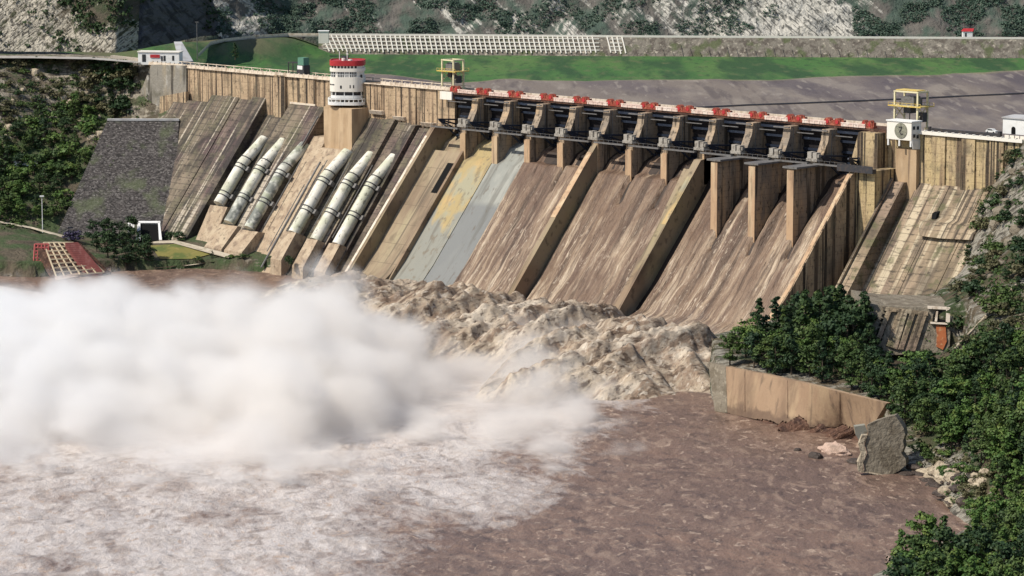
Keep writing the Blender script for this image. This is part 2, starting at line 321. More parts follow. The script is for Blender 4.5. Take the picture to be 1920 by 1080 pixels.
def hill_mat(name, rockc, rockd, soil, green, rot, cs=1., gmid=.5, coord='uv'):
    m = MT(name, soil, coord=coord)
    T = (lambda a, b: (a*cs, b*cs, 1)) if coord == 'uv' else (lambda a, b: (a*cs, a*cs*1.3, b*cs))
    R3 = (0, 0, rot) if coord == 'uv' else (rot*.6, rot*.5, 0)
    m.layer(tuple(q*.55 for q in soil), T(.06, .06), .45, .62, .8)
    m.layer(green, T(.05, .05), gmid-.06, gmid+.08, .9, detail=6)
    rk = m.attr('rock'); nz = m.noise(T(.022, .16), 6, .62, .5, rot=R3); nz2 = m.noise(T(.16, .05), 6, .6, .4, rot=R3)
    mk = m.rng(m.math('ADD', rk, m.rng(m.math('ADD', m.math('MULTIPLY', nz, .6), m.math('MULTIPLY', nz2, .4)), .3, .7, -.6, .6)), .42, .60)
    m.mix(mk, rockc)
    m.layer(rockd, T(.10, .55), .50, .60, .9, detail=5, rot=R3, mask=mk)
    m.layer(rockd, T(.30, .2), .53, .62, .85, detail=5, dist=.4, mask=mk)
    m.layer(tuple(min(1, q*1.35) for q in rockc), T(.25, .4), .57, .66, .8, detail=5, mask=mk)
    return m.bump(T(.25, .25), 2., 6).m
M['far_hill'] = hill_mat('far hillside', (.46, .44, .385), (.075, .075, .068), (.13, .12, .105), (.060, .092, .070), .75, 1.7)
M['cliff'] = hill_mat('pale layered cliff', (.46, .42, .34), (.035, .032, .028), (.10, .085, .06), (.04, .055, .025), -.7, 2.4)
M['slate'] = hill_mat('dark slate cliff', (.085, .082, .088), (.022, .022, .026), (.05, .048, .046), (.03, .04, .028), 1.05, 1.)
M['bank_left'] = hill_mat('wooded left bank ground', (.29, .255, .20), (.06, .05, .04), (.11, .09, .062), (.05, .08, .03), .5, 1.4, coord='pos')
M['bank_right'] = hill_mat('right bank ground', (.27, .25, .205), (.055, .048, .038), (.10, .078, .05), (.035, .055, .02), .8, 1.6, coord='pos')
m = MT('grass and silt reservoir bed', (.175, .145, .122), rough=.8)
m.layer((.125, .103, .100), (.02, .008, .02), .45, .58, .9, rot=(0, 0, -.785)).layer((.25, .215, .18), (.05, .012, .03), .5, .64, .6, rot=(0, 0, -.785)).layer((.080, .066, .074), (.03, .006, .03), .52, .62, .75, rot=(0, 0, -.785)).layer((.075, .06, .06), (.10, .010, .05), .56, .64, .6, rot=(0, 0, -.785), detail=6).layer((.27, .235, .20), (.25, .03, .1), .58, .66, .6, rot=(0, 0, -.785), detail=6)
g = m.attr('grass'); gn = m.noise((.02, .012, .02), 6, .6, .3)
gm = m.rng(m.math('ADD', g, m.rng(gn, .3, .7, -.3, .3)), .45, .55)
m.mix(m.rng(m.math('ADD', g, m.rng(gn, .3, .7, -.4, .4)), .3, .5, 0, .7), (.22, .20, .105))
x = m.c; m.mix(gm, (.050, .128, .032))
m.layer((.080, .150, .042), (.03, .010, .02), .44, .58, .9, rot=(0, 0, -.785), mask=gm, detail=7).layer((.026, .066, .024), (.06, .009, .04), .45, .58, .9, rot=(0, 0, -.785), mask=gm, detail=7).layer((.105, .125, .055), (.16, .05, .1), .54, .66, .6, rot=(0, 0, -.785), mask=gm, detail=6).layer((.022, .05, .02), (.3, .08, .2), .56, .66, .6, rot=(0, 0, -.785), mask=gm, detail=5).layer((.13, .115, .07), (.02, .03, .02), .47, .6, .85, mask=m.attr('dryg'))
M['reservoir'] = m.bump((.3, .3, .3), .6).m
m = MT('riprap slope', (.185, .165, .135)).layer((.10, .085, .07), .3, .45, .6).layer((.36, .32, .26), (.5, .5, .5), .58, .68).layer((.08, .10, .04), .12, .54, .64, .8)
M['riprap'] = m.bump(.8, .6).m

# ------------------------------------------------------------------ terrain and water
WZ = -74.
def tps(pts, lam=1.):
    P = np.array(pts, float); n = len(P); sc = 100.
    def U(r2): return np.where(r2 > 1e-9, .5*r2*np.log(np.maximum(r2, 1e-9)), 0)
    X = P[:, :2]/sc; A = np.zeros((n+3, n+3)); d2 = ((X[:, None]-X[None])**2).sum(-1)
    A[:n, :n] = U(d2)+np.eye(n)*lam*1e-3; A[:n, n] = 1; A[:n, n+1:] = X; A[n, :n] = 1; A[n+1:, :n] = X.T
    wv = np.linalg.solve(A, np.r_[P[:, 2], 0, 0, 0])
    def f(x, y):
        x = np.asarray(x)/sc; y = np.asarray(y)/sc
        d2 = (x[..., None]-X[:, 0])**2+(y[..., None]-X[:, 1])**2
        return U(d2)@wv[:n]+wv[n]+wv[n+1]*x+wv[n+2]*y
    return f
def side(poly, x, y):
    """signed distance to a polyline in plan, positive on its left"""
    best = np.full(np.shape(x), 1e9); sg = np.zeros(np.shape(x))
    for (ax, ay), (bx, by) in zip(poly[:-1], poly[1:]):
        dx, dy = bx-ax, by-ay; L2 = dx*dx+dy*dy
        t = np.clip(((x-ax)*dx+(y-ay)*dy)/L2, 0, 1); d = np.hypot(x-ax-t*dx, y-ay-t*dy)
        s = np.sign(dx*(y-ay)-dy*(x-ax)); k = d < best-1e-6; best = np.where(k, d, best); sg = np.where(k, s, sg)
    return best*sg
TERR = {}
def terrain(name, P, mat, rock=None, extra=None, smooth=True):
    n, m_ = P.shape[:2]; b = MB().grid(P); o = b.build(name, mat, smooth=smooth); me = o.data
    uvl = me.uv_layers.new(name='UVMap'); F = P.reshape(-1, 3); uu = np.stack([F@RV, F[:, 2]], 1)
    li = np.zeros(len(me.loops), np.int32); me.loops.foreach_get('vertex_index', li); uvl.data.foreach_set('uv', uu[li].astype(np.float32).ravel())
    for k, v in dict(rock=rock, **(extra or {})).items():
        if v is None: continue
        a = me.attributes.new(k, 'FLOAT', 'POINT'); a.data.foreach_set('value', np.asarray(v, np.float32).ravel())
    tag(o, kind='structure'); TERR[name] = BVHTree.FromPolygons([tuple(q) for q in F.tolist()], [tuple(q) for q in b.f]); return o
def hit(px, py, names):
    d = ray(px, py); d = Vector(d/np.linalg.norm(d)); best = None
    for n in names:
        r = TERR[n].ray_cast(Vector(CAM), d)
        if r[0] is not None and (best is None or r[3] < best[1]): best = (np.array(r[0]), r[3], np.array(r[1]), n)
    return best

# right bank: slope under the dam's right abutment, terrace behind the training wall, rubble shore
RB = [(172, -2, 0), (185, 12, 3), (200, -5, 1), (162, -4, -17), (163, -12, -30), (163, -23, -44), (147, -29, -52), (123, -33, -56.5), (190, -26, -20), (215, -40, -18), (240, -60, -20),
      (262, -100, -33), (252, -109, -40), (275, -138, -49), (300, -150, -45), (322, -205, -51), (345, -228, -55), (380, -281, -57), (385, -230, -44), (300, -90, -18), (340, -140, -28), (420, -260, -42), (430, -340, -58),
      (188, -103, -57), (205, -112, -53), (200, -84, -45), (225, -116, -51), (135, -52, -58), (118, -60, -60), (150, -80, -60), (150, -120, -61), (165, -140, -61), (190, -138, -61), (200, -128, -60), (236, -148, -61.5), (255, -150, -60),
      (125, -90, -61), (256, -178, -71), (268, -176, -71), (306, -213, -72), (341, -286, -72), (352, -268, -67), (330, -214, -66), (290, -175, -63), (365, -335, -72), (390, -320, -64)]
BANKR = [(112, -40), (112, -94), (156, -141), (238, -151.5), (246, -176), (258, -185), (272, -181), (288, -196), (305, -216), (316, -246), (339, -289), (352, -340), (380, -420)]
gx, gy = np.meshgrid(np.arange(108, 452, 1.9), np.arange(-420, 30, 1.9)); gz = tps(RB)(gx, gy)
P3 = np.stack([gx, gy, gz], -1); sd = side(BANKR, gx, gy)
rough = 5*fbm(P3/22, 4, 3)+2.4*fbm(P3/6, 4, 5)+4*fbm(np.stack([(gx+gy)/5, (gx-gy)/16, gz/4], -1), 3, 6)*sstep(70, 20, np.hypot(gx-185, gy+20))
gz = gz+rough*np.clip(sd/14, 0, 1)*np.where((gx < 240) & (gy > -152) & (gy < -60), .35, 1)
gz = np.where(sd < 0, np.minimum(gz, -86), gz); gz = np.where((gx < 112) & (gy < 5), -90, gz); gz = np.where((gx < 172) & (gy > -1), np.minimum(gz, -20-(172-gx)*.1), gz)
rc = on(1640, 648, z=-57.); rD = (rc-CAM)@FH-15
def rpx(px, py): d = ray(px, py); return CAM+d*(rD/(d@FH))
ru0, ru1, rv = rpx(1604, 640)@RV, rpx(1792, 640)@RV, rpx(1690, 640)@FH; gU, gV = gx*RV[0]+gy*RV[1], gx*FH[0]+gy*FH[1]
inp = (gU > ru0-1) & (gU < ru1+2) & (gV < rv+2) & (gV > rv-30); gz = np.where(inp, np.minimum(gz, -59+.5*fbm(P3/6, 2, 4)), gz)
P3[..., 2] = gz
rk = .15+.35*sstep(16, 2, sd)+.45*sstep(30, 0, np.hypot((gx-265)*.7-(gy+175)*.7, 0))*0+.55*sstep(60, 5, np.hypot(gx-182, gy+20))+.30*sstep(40, 5, np.hypot(gx-230, gy+95))+.3*sstep(-62, -72, gz)
terrain('right_bank_ground', P3, M['bank_right'], rk)

# left bank: wooded slope below the road, platform by the tailrace
LB = [(-380, -27, 2), (-358, -5, 2), (-320, 5, 2), (-309, 4, 1), (-316, -3, -12), (-320, -8, -24), (-306, -6, -26), (-292, -8, -25), (-450, -80, 3), (-283, -100, -62.5), (-267, -84, -64), (-264, -78, -66), (-285, -12, -22), (-300, -25, -23), (-297, -33, -25), (-302, -44, -31), (-312, -62, -42), (-300, -82, -54),
      (-330, -65, -30), (-345, -50, -14), (-420, -95, -8), (-400, -140, -38), (-330, -165, -64), (-350, -110, -45), (-245, -46, -68), (-250, -56, -67.5), (-262, -66, -67), (-272, -80, -66.5), (-230, -56, -67), (-190, -52, -69), (-220, -92, -69), (-240, -88, -67.5), (-275, -10, -23), (-245, -112, -63.5), (-300, -180, -70), (-258, -128, -66), (-205, -52, -68.5)]
BANKL = [(-160, -44), (-180, -54), (-199, -63), (-214, -88), (-219, -112), (-226, -126), (-262, -150), (-300, -200), (-380, -290)]
gx, gy = np.meshgrid(np.arange(-470, -150, 2.), np.arange(-300, 12, 2.)); gz = np.minimum(tps(LB)(gx, gy), 1.9)
P3 = np.stack([gx, gy, gz], -1); sd = -side(BANKL, gx, gy)
flat = ((gz > -70) & (gz < -61.)) | (gz > 0)
gz = gz+(6*fbm(P3/24, 4, 13)+1.8*fbm(P3/5, 3, 15))*np.clip(sd/12, 0, 1)*np.where(flat, .15, 1)
gz = np.where(sd < 0, np.minimum(gz, -84), gz); P3[..., 2] = gz
terrain('left_bank_ground', P3, M['bank_left'], .12+.35*fbm(P3/30, 3, 4)+.42*sstep(-38, -8, gz)+.45*sstep(14, 0, np.hypot(gx+328, gy+70)))

# cliffs above the road on the left, and the long hillside behind the reservoir
def ridge(name, base, rows, mat, seed, amp, strata, rockf, back, cell, taper=0):
    base = np.array(base, float); seg = np.r_[0, np.cumsum(np.linalg.norm(np.diff(base[:, :2], axis=0), axis=1))]
    u = np.arange(0, seg[-1], cell); B = np.stack([np.interp(u, seg, base[:, k]) for k in range(3)], -1)
    vv = np.arange(0, rows, cell*.8); ang = np.radians(np.interp(vv, *back)); dv = cell*.8
    hz = np.cumsum(np.cos(ang))*dv; hh = np.cumsum(np.sin(ang))*dv
    tf = np.clip((seg[-1]-u)/taper, .04, 1)[None, :, None] if taper else 1.
    P = B[None]+hz[:, None, None]*FH+hh[:, None, None]*ZV*tf
    D = amp*fbm(P/38, 5, seed, .55)+3.2*fbm(P/7, 3, seed+3)+strata*fbm(np.stack([(P@RV)*.05, P[..., 2]*.16, P[..., 1]*.02], -1), 4, seed+9)
    P = P+D[..., None]*(np.array([.45, -.45, .75]))*np.clip(vv/10, .15, 1)[:, None, None]
    terrain(name, P, mat, rockf(P, P@RV, P[..., 2]))
def gb(px, py, z=0): return on(px, py, z=z)
ridge('cliff_left', [gb(-160, 100, 2), gb(0, 101, 2), gb(130, 102, 2), gb(215, 104, 2), gb(262, 99, 2)], 52, M['cliff'], 21, 9, 5,
      lambda P, u, z: .62+.0*u+.35*fbm(P/26, 3, 31)-.45*sstep(-268, -246, u)*sstep(8, 22, z), ([0, 60, 120], [62, 56, 45]), 1.7)
ridge('slate_cliff', [gb(195, 103, 2)+FH*9, gb(265, 98, 2)+FH*2, gb(330, 84, 2), gb(372, 74, 2), gb(415, 66, 1)], 31, M['slate'], 41, 7, 8,
      lambda P, u, z: .80+.3*fbm(P/26, 3, 33)+0*u, ([0, 60, 130], [60, 58, 45]), 1.8, 34)
U0 = lambda px: float(on(px, 70, z=0)@RV)
cols = [(380, .30), (430, .42), (480, .52), (510, .20), (600, .12), (780, .12), (850, .40), (940, .36), (985, .28), (1060, .46), (1130, .30), (1200, .40), (1300, .52), (1420, .72), (1500, .95), (1580, .85), (1625, .35), (1680, .16), (1800, .13), (1930, .20)]
def far_rock(P, u, z):
    ush = u+(z-8)*.55
    return np.interp(ush, [U0(c[0]) for c in cols], [c[1] for c in cols])+.12*fbm(P/30, 3, 77)
FB = [on(px, py, z=1.)+FH*11-ZV*12 for px, py in ((340, 78), (430, 72), (520, 66), (600, 64.5), (800, 65), (1165, 67), (1500, 69), (1920, 70), (2200, 71))]
ridge('far_hillside', FB, 120, M['far_hill'], 61, 17, 12, far_rock, ([0, 60, 230], [40, 38, 34]), 2.6)

# reservoir bed: grass, then silt, seen over the crest
ul = np.arange(-560, 560, 5.); vl = np.arange(-70, 700, 5.)
uu, vv = np.meshgrid(ul, vl); gx = uu*RV[0]+vv*FH[0]; gy = uu*RV[1]+vv*FH[1]
GE = [on(px, py, z=-9) for px, py in ((560, 160), (690, 134), (780, 146), (860, 153), (940, 148), (1000, 149), (1100, 153), (1165, 151), (1300, 149), (1450, 150), (1600, 143), (1750, 140), (1920, 131), (2150, 126))]
eu = np.array([g@RV for g in GE]); ev = np.array([g@FH for g in GE]); EV = np.interp(uu, eu, ev)
grass = .5+np.clip((vv-EV)/34, -.9, .5)
BL = [on(px, py, z=0.) for px, py in ((340, 80), (400, 76), (470, 70), (600, 66), (1165, 70), (1920, 73), (2200, 74))]
bu = np.array([g@RV for g in BL]); bv = np.array([g@FH for g in BL]); BV = np.interp(uu, bu, bv)
gz = -9+np.where(uu < U0(620), 8.6*sstep(46, 5, BV-vv)*sstep(U0(640), U0(520), uu), 0)+.25*fbm(np.stack([gx, gy, gx*0], -1)/14, 3, 8)
gz = np.minimum(gz, -.5)
P3 = np.stack([gx, gy, gz], -1)
keep = gy > 9.5; P3[..., 2] = np.where(keep, P3[..., 2], -30)
P3[..., 1] = np.where(keep, P3[..., 1], np.maximum(P3[..., 1], 9.)); P3 = np.where((keep)[..., None], P3, np.stack([gx, np.full_like(gx, 9.3), np.full_like(gx, -30)], -1))
o = terrain('reservoir_bed', P3, M['reservoir'], None, dict(grass=grass, dryg=sstep(U0(640), U0(430), uu)*sstep(60, 10, BV-vv)))

# river
gx, gy = np.meshgrid(np.arange(-300, 420, 1.6), np.arange(-520, -18, 1.6)); P3 = np.stack([gx, gy, gx*0], -1)
uR = gx*RV[0]+gy*RV[1]; vD = gx*FH[0]+gy*FH[1]
# foam drifts down the left two thirds of the river, away from the plunge pool
fq = np.array([on(px, py, z=WZ) for px, py in ((640, 1180), (730, 1085), (800, 1035), (830, 1000), (930, 985), (1020, 930), (1040, 890), (1070, 845), (1130, 800), (1180, 775))]); fe = np.interp(vD, (fq@FH), (fq@RV))
foam = .50+np.clip((fe-uR)/120, -.6, .36)+np.clip((fe-uR)/30, -.4, .0)
foam = np.minimum(foam, .92)*np.where((gx < -100) & (gy > -150), 0, 1)
calm = np.where((gx < -100) & (gy > -130), .25, 1)
turb = .45+1.0*np.clip(foam, 0, 1)
gz = WZ+calm*turb*(1.5*fbm(P3/np.array([12, 9, 10]), 4, 50)+.5*fbm(P3/2.6, 2, 54))
P3[..., 2] = gz
terrain('river_water', P3, M['river'], None, dict(foam=foam))
b = MB(); b.grid(np.array([[(x, y, -95) for x in (-900, 900)] for y in (-1300, -10)])); tag(b.build('riverbed', M['soil']), kind='structure')

# ------------------------------------------------------------------ the concrete dam
def X(i): return 18.*(i-6)
dam = empty('concrete_dam', (0, 0, WZ), 'long stained concrete gravity dam with spillway piers, sloping chutes and a pale crest parapet', 'dam')
FS, FA = .8, 8.                                   # left downstream face: y = FA + FS*z
def fy(z): return FA+FS*z
def zf(y): return (y-FA)/FS
# left power section: crest wall in monoliths with slightly different fronts, then the sloping face in strips
xs = [-305, -287, -270, -262, -248, -236, -226, -219, -212, -203, -193, -186, -177, -160, -152, -144.5, -131, -118, -108]
b = MB(); off = [0, .35, 0, .0, .25, 0, .3, .9, -.15, .5, 0, .3, .2, .2, .0, .5, .1, .6, 0]
for k in range(len(xs)-1):
    z0 = -34 if xs[k] > -262 else -26
    b.box(xs[k], xs[k+1]-.12, -off[k], 9, z0, .9)
    b.box(xs[k]-.02, xs[k+1]-.1, -off[k]-.25, 9.002, .9, 1.5)
crest = b.build('crest_wall', M['crest'], dam)
b = MB(); rs = random.Random(3)
for k in range(int((305-108)/3)):
    x = -305+3*k
    if -178 < x+1.5 < -152: continue
    b.box(x, x+2.55, -.75, -.3, 1.502, 2.6+rs.uniform(-.08, .08)); b.box(x+2.55, x+3, -.85, -.2, 1.502, 3.0)
for x in (-305,): b.box(x, -108, -1.0, -.15, 1.15, 1.5)
for k in range(int((305-108)/6)): b.box(-305+6*k, -304.6+6*k, 8.3, 8.7, 1.5, 2.9)
b.box(-305, -108, 8.4, 8.6, 2.5, 2.8)
b.build('parapet', M['parapet'], crest)
# sloping strips: (x0, x1, top z, extra forward)
strips = [(-285, -262, -13, 0, 0), (-262, -252, -7, .2, 0), (-252, -243, -6.8, .5, 0), (-243, -234.5, -7.2, 0, 0), (-234.5, -225.3, -7.6, .9, 0), (-225.3, -219.5, -16, -4.5, 0), (-219.5, -209.6, -16.5, -1.5, 0), (-209.6, -192.5, -10.2, .3, 0), (-192.5, -186.2, -10.4, .8, 0),
          (-186.2, -177.6, -22, -1.8, 0), (-177.6, -160, -26, -1.2, 0), (-160, -155, -12, -2.2, 0), (-155, -147, -11.5, -2.4, 0), (-147, -142, -12.5, 0, 0), (-142, -134, -13, -2.4, 0), (-134, -128, -14, .4, 0), (-128, -118, -15, -2.2, 0), (-118, -107.5, -16, -2.6, 0)]
b = MB(); f2 = MB()
for x0, x1, zt, fw, _ in strips:
    yt = fy(zt)-fw
    (f2 if -192 < x0 < -160 else b).xprism([(yt, zt), (6, zt), (6, -80), (fy(-80)-fw, -80)], x0, x1-.06)
b.build('sloping_face', M['face'], dam)
f2.build('sloping_face', M['block'], dam)['label'] = 'clean tan strip of sloping face below the tower'
for x0, x1, z in ((-158, -150.5, -9.6), (-143.8, -137, -11.2), (-127, -119.5, -12.6)):   # ledges under the crest
    b = MB(); b.prism([(x0, -2.2, z), (x0, .5, z), (x0, .5, z-1.6), (x0, -1.2, z-1.6)], (x1-x0, 0, 0)); b.build('crest_ledge', M['parapet'], dam)
b = MB(); b.box(-209, -193, -.9, .5, -10.3, -9.5)
b.build('crest_ledge', M['parapet'], dam)
b = MB(); b.box(-177.8, -160.4, -9.4, 2, -30, -8.9); b.build('tower_base', M['plain_tan'], dam)['label'] = 'clean tan block carrying the control tower'
b = MB()                                           # pipes and steel stair strings running down the face
for x, z0, z1, r in ((-170.6, -31, -72, .42), (-172.6, -40, -66, .2), (-187.2, -14, -30, .3), (-119.5, -28, -66, .25), (-167.2, -30, -63, .2), (-208.2, -28, -50, .18), (-195.4, -29, -56, .18), (-182.6, -30, -57, .18), (-153.6, -30, -57, .18), (-139.4, -30, -58, .18)):
    b = MB(); b.bar((x, fy(z0)-1.1, z0), (x, fy(z1)-1.1, z1), r, 6); b.build('face_pipe', M['galv'], dam)
# left end monolith
b = MB(); e = [on(px, py, y=-1.2) for px, py in ((284, 121), (349, 123), (349, 240), (236, 240))]
b.prism(e, (0, 9, 0)); b.build('abutment_block', M['grey_end'], dam)['label'] = 'grey flared block at the left end of the dam'
b = MB(); b.prism([on(px, py, y=-3.2) for px, py in ((300, 181), (348, 172), (348, 240), (298, 240))], (0, 2, 0)); b.build('abutment_panel', M['crest'], dam)
# ---- spillway
def wz(y): return -14.8+(y+14.8)/.85               # training wall tops
def chute_prof(d, g=0):
    pr = [(7, -30), (7, -19), (3, -16.6), (0, -16.3), (-3, -16.9), (-7, -18.6), (-10.5, -22.6)]
    if g == 2:
        pr += [(-14, wz(-14)-d), (-42, -45.5-d), (-52, -54.8-d), (-62, -58.2-d), (-75, -60.6-d), (-92, -62-d), (-94, -80), (-94, -97), (7, -97)]
    else: pr += [(-14, wz(-14)-d), (-46, wz(-46)-d), (-53, wz(-53)-d+1.2), (-60, -63.2-d), (-66, -63.9-d), (-67, -80), (-67, -97), (7, -97)]
    return pr
def chute(x0, x1, d, g, name, mat, jit=0., dips=()):
    b = MB(); pr = chute_prof(d, g)
    if jit:
        pr = np.array(pr[1:-3]); t = np.r_[0, np.cumsum(np.linalg.norm(np.diff(pr, axis=0), axis=1))]; tt = np.arange(0, t[-1], .9)
        yy = np.interp(tt, t, pr[:, 0]); zz = np.interp(tt, t, pr[:, 1]); xx = np.arange(x0, x1+.01, .9)
        P = np.stack([np.repeat(xx[None], len(tt), 0), np.repeat(yy[:, None], len(xx), 1), np.repeat(zz[:, None], len(xx), 1)], -1)
        am = np.clip(tt/40, .15, 1)[:, None]*jit
        q = am*(2.4*fbm(np.stack([P[..., 0]/4.5, np.repeat(tt[:, None], len(xx), 1)/22, P[..., 0]*0], -1), 4, 91)+1.1*fbm(np.stack([P[..., 0]/1.3, np.repeat(tt[:, None], len(xx), 1)/5, P[..., 0]*0], -1), 3, 95))
        q = q*np.clip((P[..., 0]-x0)/2.0, .15, 1)
        for xc, wd_, ye_ in dips: q = q-5.5*sstep(xc-.3, xc, P[..., 0])*sstep(xc+wd_*1.2, xc+wd_*.85, P[..., 0])*sstep(ye_-6, ye_, P[..., 1]); q = q+.9*sstep(xc+wd_*.85, xc+wd_*1.1, P[..., 0])*sstep(xc+wd_*2.0, xc+wd_*1.2, P[..., 0])*sstep(ye_-6, ye_, P[..., 1])
        P[..., 1] -= q*.76; P[..., 2] += q*.65
        b.grid(P[:, ::-1]); o = b.build(name, mat, smooth=True); tag(o, kind='structure'); return o
    b.xprism(pr, x0, x1); return b.build(name, mat, dam)
chute(X(0)+1.4, X(1)-.2, 7.6, 0, 'chute_floor', M['dry'])
chute(X(1)-.1, X(2)-1.5, 10.4, 0, 'chute_floor', M['ochre'])
chute(X(2)-1.4, X(3)+2, 10.8, 0, 'chute_floor', M['bluegrey'])
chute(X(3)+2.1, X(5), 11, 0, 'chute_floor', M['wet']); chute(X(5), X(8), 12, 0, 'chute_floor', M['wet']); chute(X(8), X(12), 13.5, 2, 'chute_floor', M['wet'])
chute(X(3)-1.5, X(5)+.5, 8.6, 0, 'chute_water', M['chute_water'], 1., ((X(4)+1.6, 1.6, -17),)); chute(X(5)+2.6, X(8)-.5, 9.6, 0, 'chute_water', M['chute_water'], 1., ((X(6)+1.6, 1.8, -18), (X(7)+1.6, 1.8, -18))); chute(X(8)+5.4, X(12)-.5, 11.2, 2, 'chute_water', M['chute_water'], 1., tuple((X(i)+1.5, 2.6, -27) for i in (9, 10, 11)))
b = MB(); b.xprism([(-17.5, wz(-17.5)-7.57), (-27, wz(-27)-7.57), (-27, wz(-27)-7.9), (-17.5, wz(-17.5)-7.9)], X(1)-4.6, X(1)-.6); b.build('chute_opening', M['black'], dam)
b = MB()                                            # low divider between the two dry bays
b.xprism([(-13, wz(-13)-7.0), (-60, wz(-60)-7.0), (-60, wz(-60)-14), (-13, wz(-13)-14)], X(1)-.6, X(1)+.6); b.build('divider_wall', M['wall'], dam)
for i, tw, d in ((0, 2.6, 11), (5, 2.6, 12), (8, 3.4, 12), (12, 2.0, 60)):
    b = MB()
    if i == 12: pr = [(-3, -12.5), (-14, -13.4), (-16, -14.4), (-48, -51.6), (-69.6, -71.2), (-69.6, -90), (-3, -90)]
    elif i == 8: pr = [(-2, -13), (-15, wz(-15)+.3), (-20, wz(-20)+.2), (-63, wz(-63)+.8), (-63, -84), (-8, wz(-8)-18)]
    else: pr = [(-2, -13), (-13, wz(-13)+.2), (-63, wz(-63)+1.2), (-63, -84), (-8, wz(-8)-18)]
    b.xprism(pr, X(i)-tw/2+(.8 if i == 12 else 0), X(i)+tw/2+(.8 if i == 12 else 0))
    if i == 8:
        xa = X(8)-tw/2+.05; q = [(y, wz(y)-o_) for y, o_ in ((-13.4, 5.5), (-24, 6.6), (-40, 8), (-56, 9.6))]; wd = [6.5, 6, 4, .6]
        b.add([(xa, y, z) for y, z in q]+[(xa-w_, y, z) for (y, z), w_ in zip(q, wd)]+[(xa-w_, y, z-9) for (y, z), w_ in zip(q, wd)], [(k, k+4, k+5, k+1) for k in range(3)]+[(k+4, k+8, k+9, k+5) for k in range(3)])
    o = b.build('training_wall', M['wall'] if i != 12 else M['crest'], dam)
    c = MB(); y0, y1 = (-16, -62.5)
    if i == 12: c.xprism([(-16, -14.38), (-48, -51.58), (-69.6, -71.18), (-69.6, -71.0), (-48, -51.35), (-16, -14.15)], X(i)-tw/2+.75, X(i)+tw/2+.4)
    elif i == 0: c.xprism([(y0, wz(y0)+.22), (y1, wz(y1)+1.22), (y1, wz(y1)+1.4), (y0, wz(y0)+.4)], X(i)-tw/2, X(i)-tw/2+1.2)
    elif i == 5: c.xprism([(y0, wz(y0)+.3), (-36, wz(-36)+.74), (-36, wz(-36)+.9), (y0, wz(y0)+.48)], X(i)-tw/2, X(i)+tw/2)
    else: c.xprism([(-20, wz(-20)+.22), (-34, wz(-34)+.42), (-34, wz(-34)+.6), (-20, wz(-20)+.4)], X(i)-tw/2+1.2, X(i)+tw/2)
    c.build('wall_coping', {0: M['parapet'], 5: M['nose'], 8: M['ochre'], 12: M['nose']}[i], o)
# piers, gates, trunnion blocks
PW = 3.4
for i in range(1, 12):
    ext = i >= 9
    b = MB(); yn = -13.2
    up = [(9, -.3), (-6.6, -.3), (-7.2, -4.2), (-8.8, -7.4), (-10.4, -10.3), (-13.2, -10.5), (yn, -12.6)]
    b.xprism(up+[(yn, -24), (9, -24)], X(i)-PW/2, X(i)+PW/2)
    o = b.build('pier', M['pier'], dam)
    b = MB(); nz = -22 if not ext else -46
    ye = -13.3 if not ext else -25.8
    if i not in (5, 8):
        if ext:
            b.xprism([(-13.2, -12.9), (ye, -12.9), (ye, nz+3), (ye+2.6, nz), (-13.2, nz)], X(i)-1.5, X(i)+1.5)
            b.build('pier_extension', M['pier'], o)
            n2 = MB(); n2.box(X(i)-1.52, X(i)+1.52, ye-.3, ye-.002, nz+3, -13.4); n2.build('pier_nose', M['nose'], o)
            n2 = MB(); n2.box(X(i)-3.2, X(i)+3.4, ye-.8, -12, -12.88, -12.2); n2.build('pier_cap', M['galv'], o)
        else:
            b.box(X(i)-1.5, X(i)+1.5, ye-.5, ye+.15, -28, -13.6); b.build('pier_nose', M['nose'] if i > 2 else M['plain_tan'], o)
    t = MB(); t.box(X(i)-2.3, X(i)-.4, -14.0, -11.4, -10.2, -7.9); t.box(X(i)+.1, X(i)+1.9, -13.9, -11.6, -10.2, -8.1); t.box(X(i)-2.6, X(i)+2.4, -14.3, -11, -11.2, -10.2); t.box(X(i)+2.0, X(i)+2.6, -13.6, -12.2, -9.8, -8.6)
    t.build('trunnion_block', M['trunnion'], o)
    d = MB()                                       # drain pipes and ladder on the pier side
    d.bar((X(i)+PW/2+.12, -5.2, -.8), (X(i)+PW/2+.12, -5.6, -10.8), .12, 6); d.box(X(i)-PW/2-3.6, X(i)+PW/2+.2, -8.2, -7.4, -.9, -.5)
    d.build('pier_pipe', M['galv'], o)
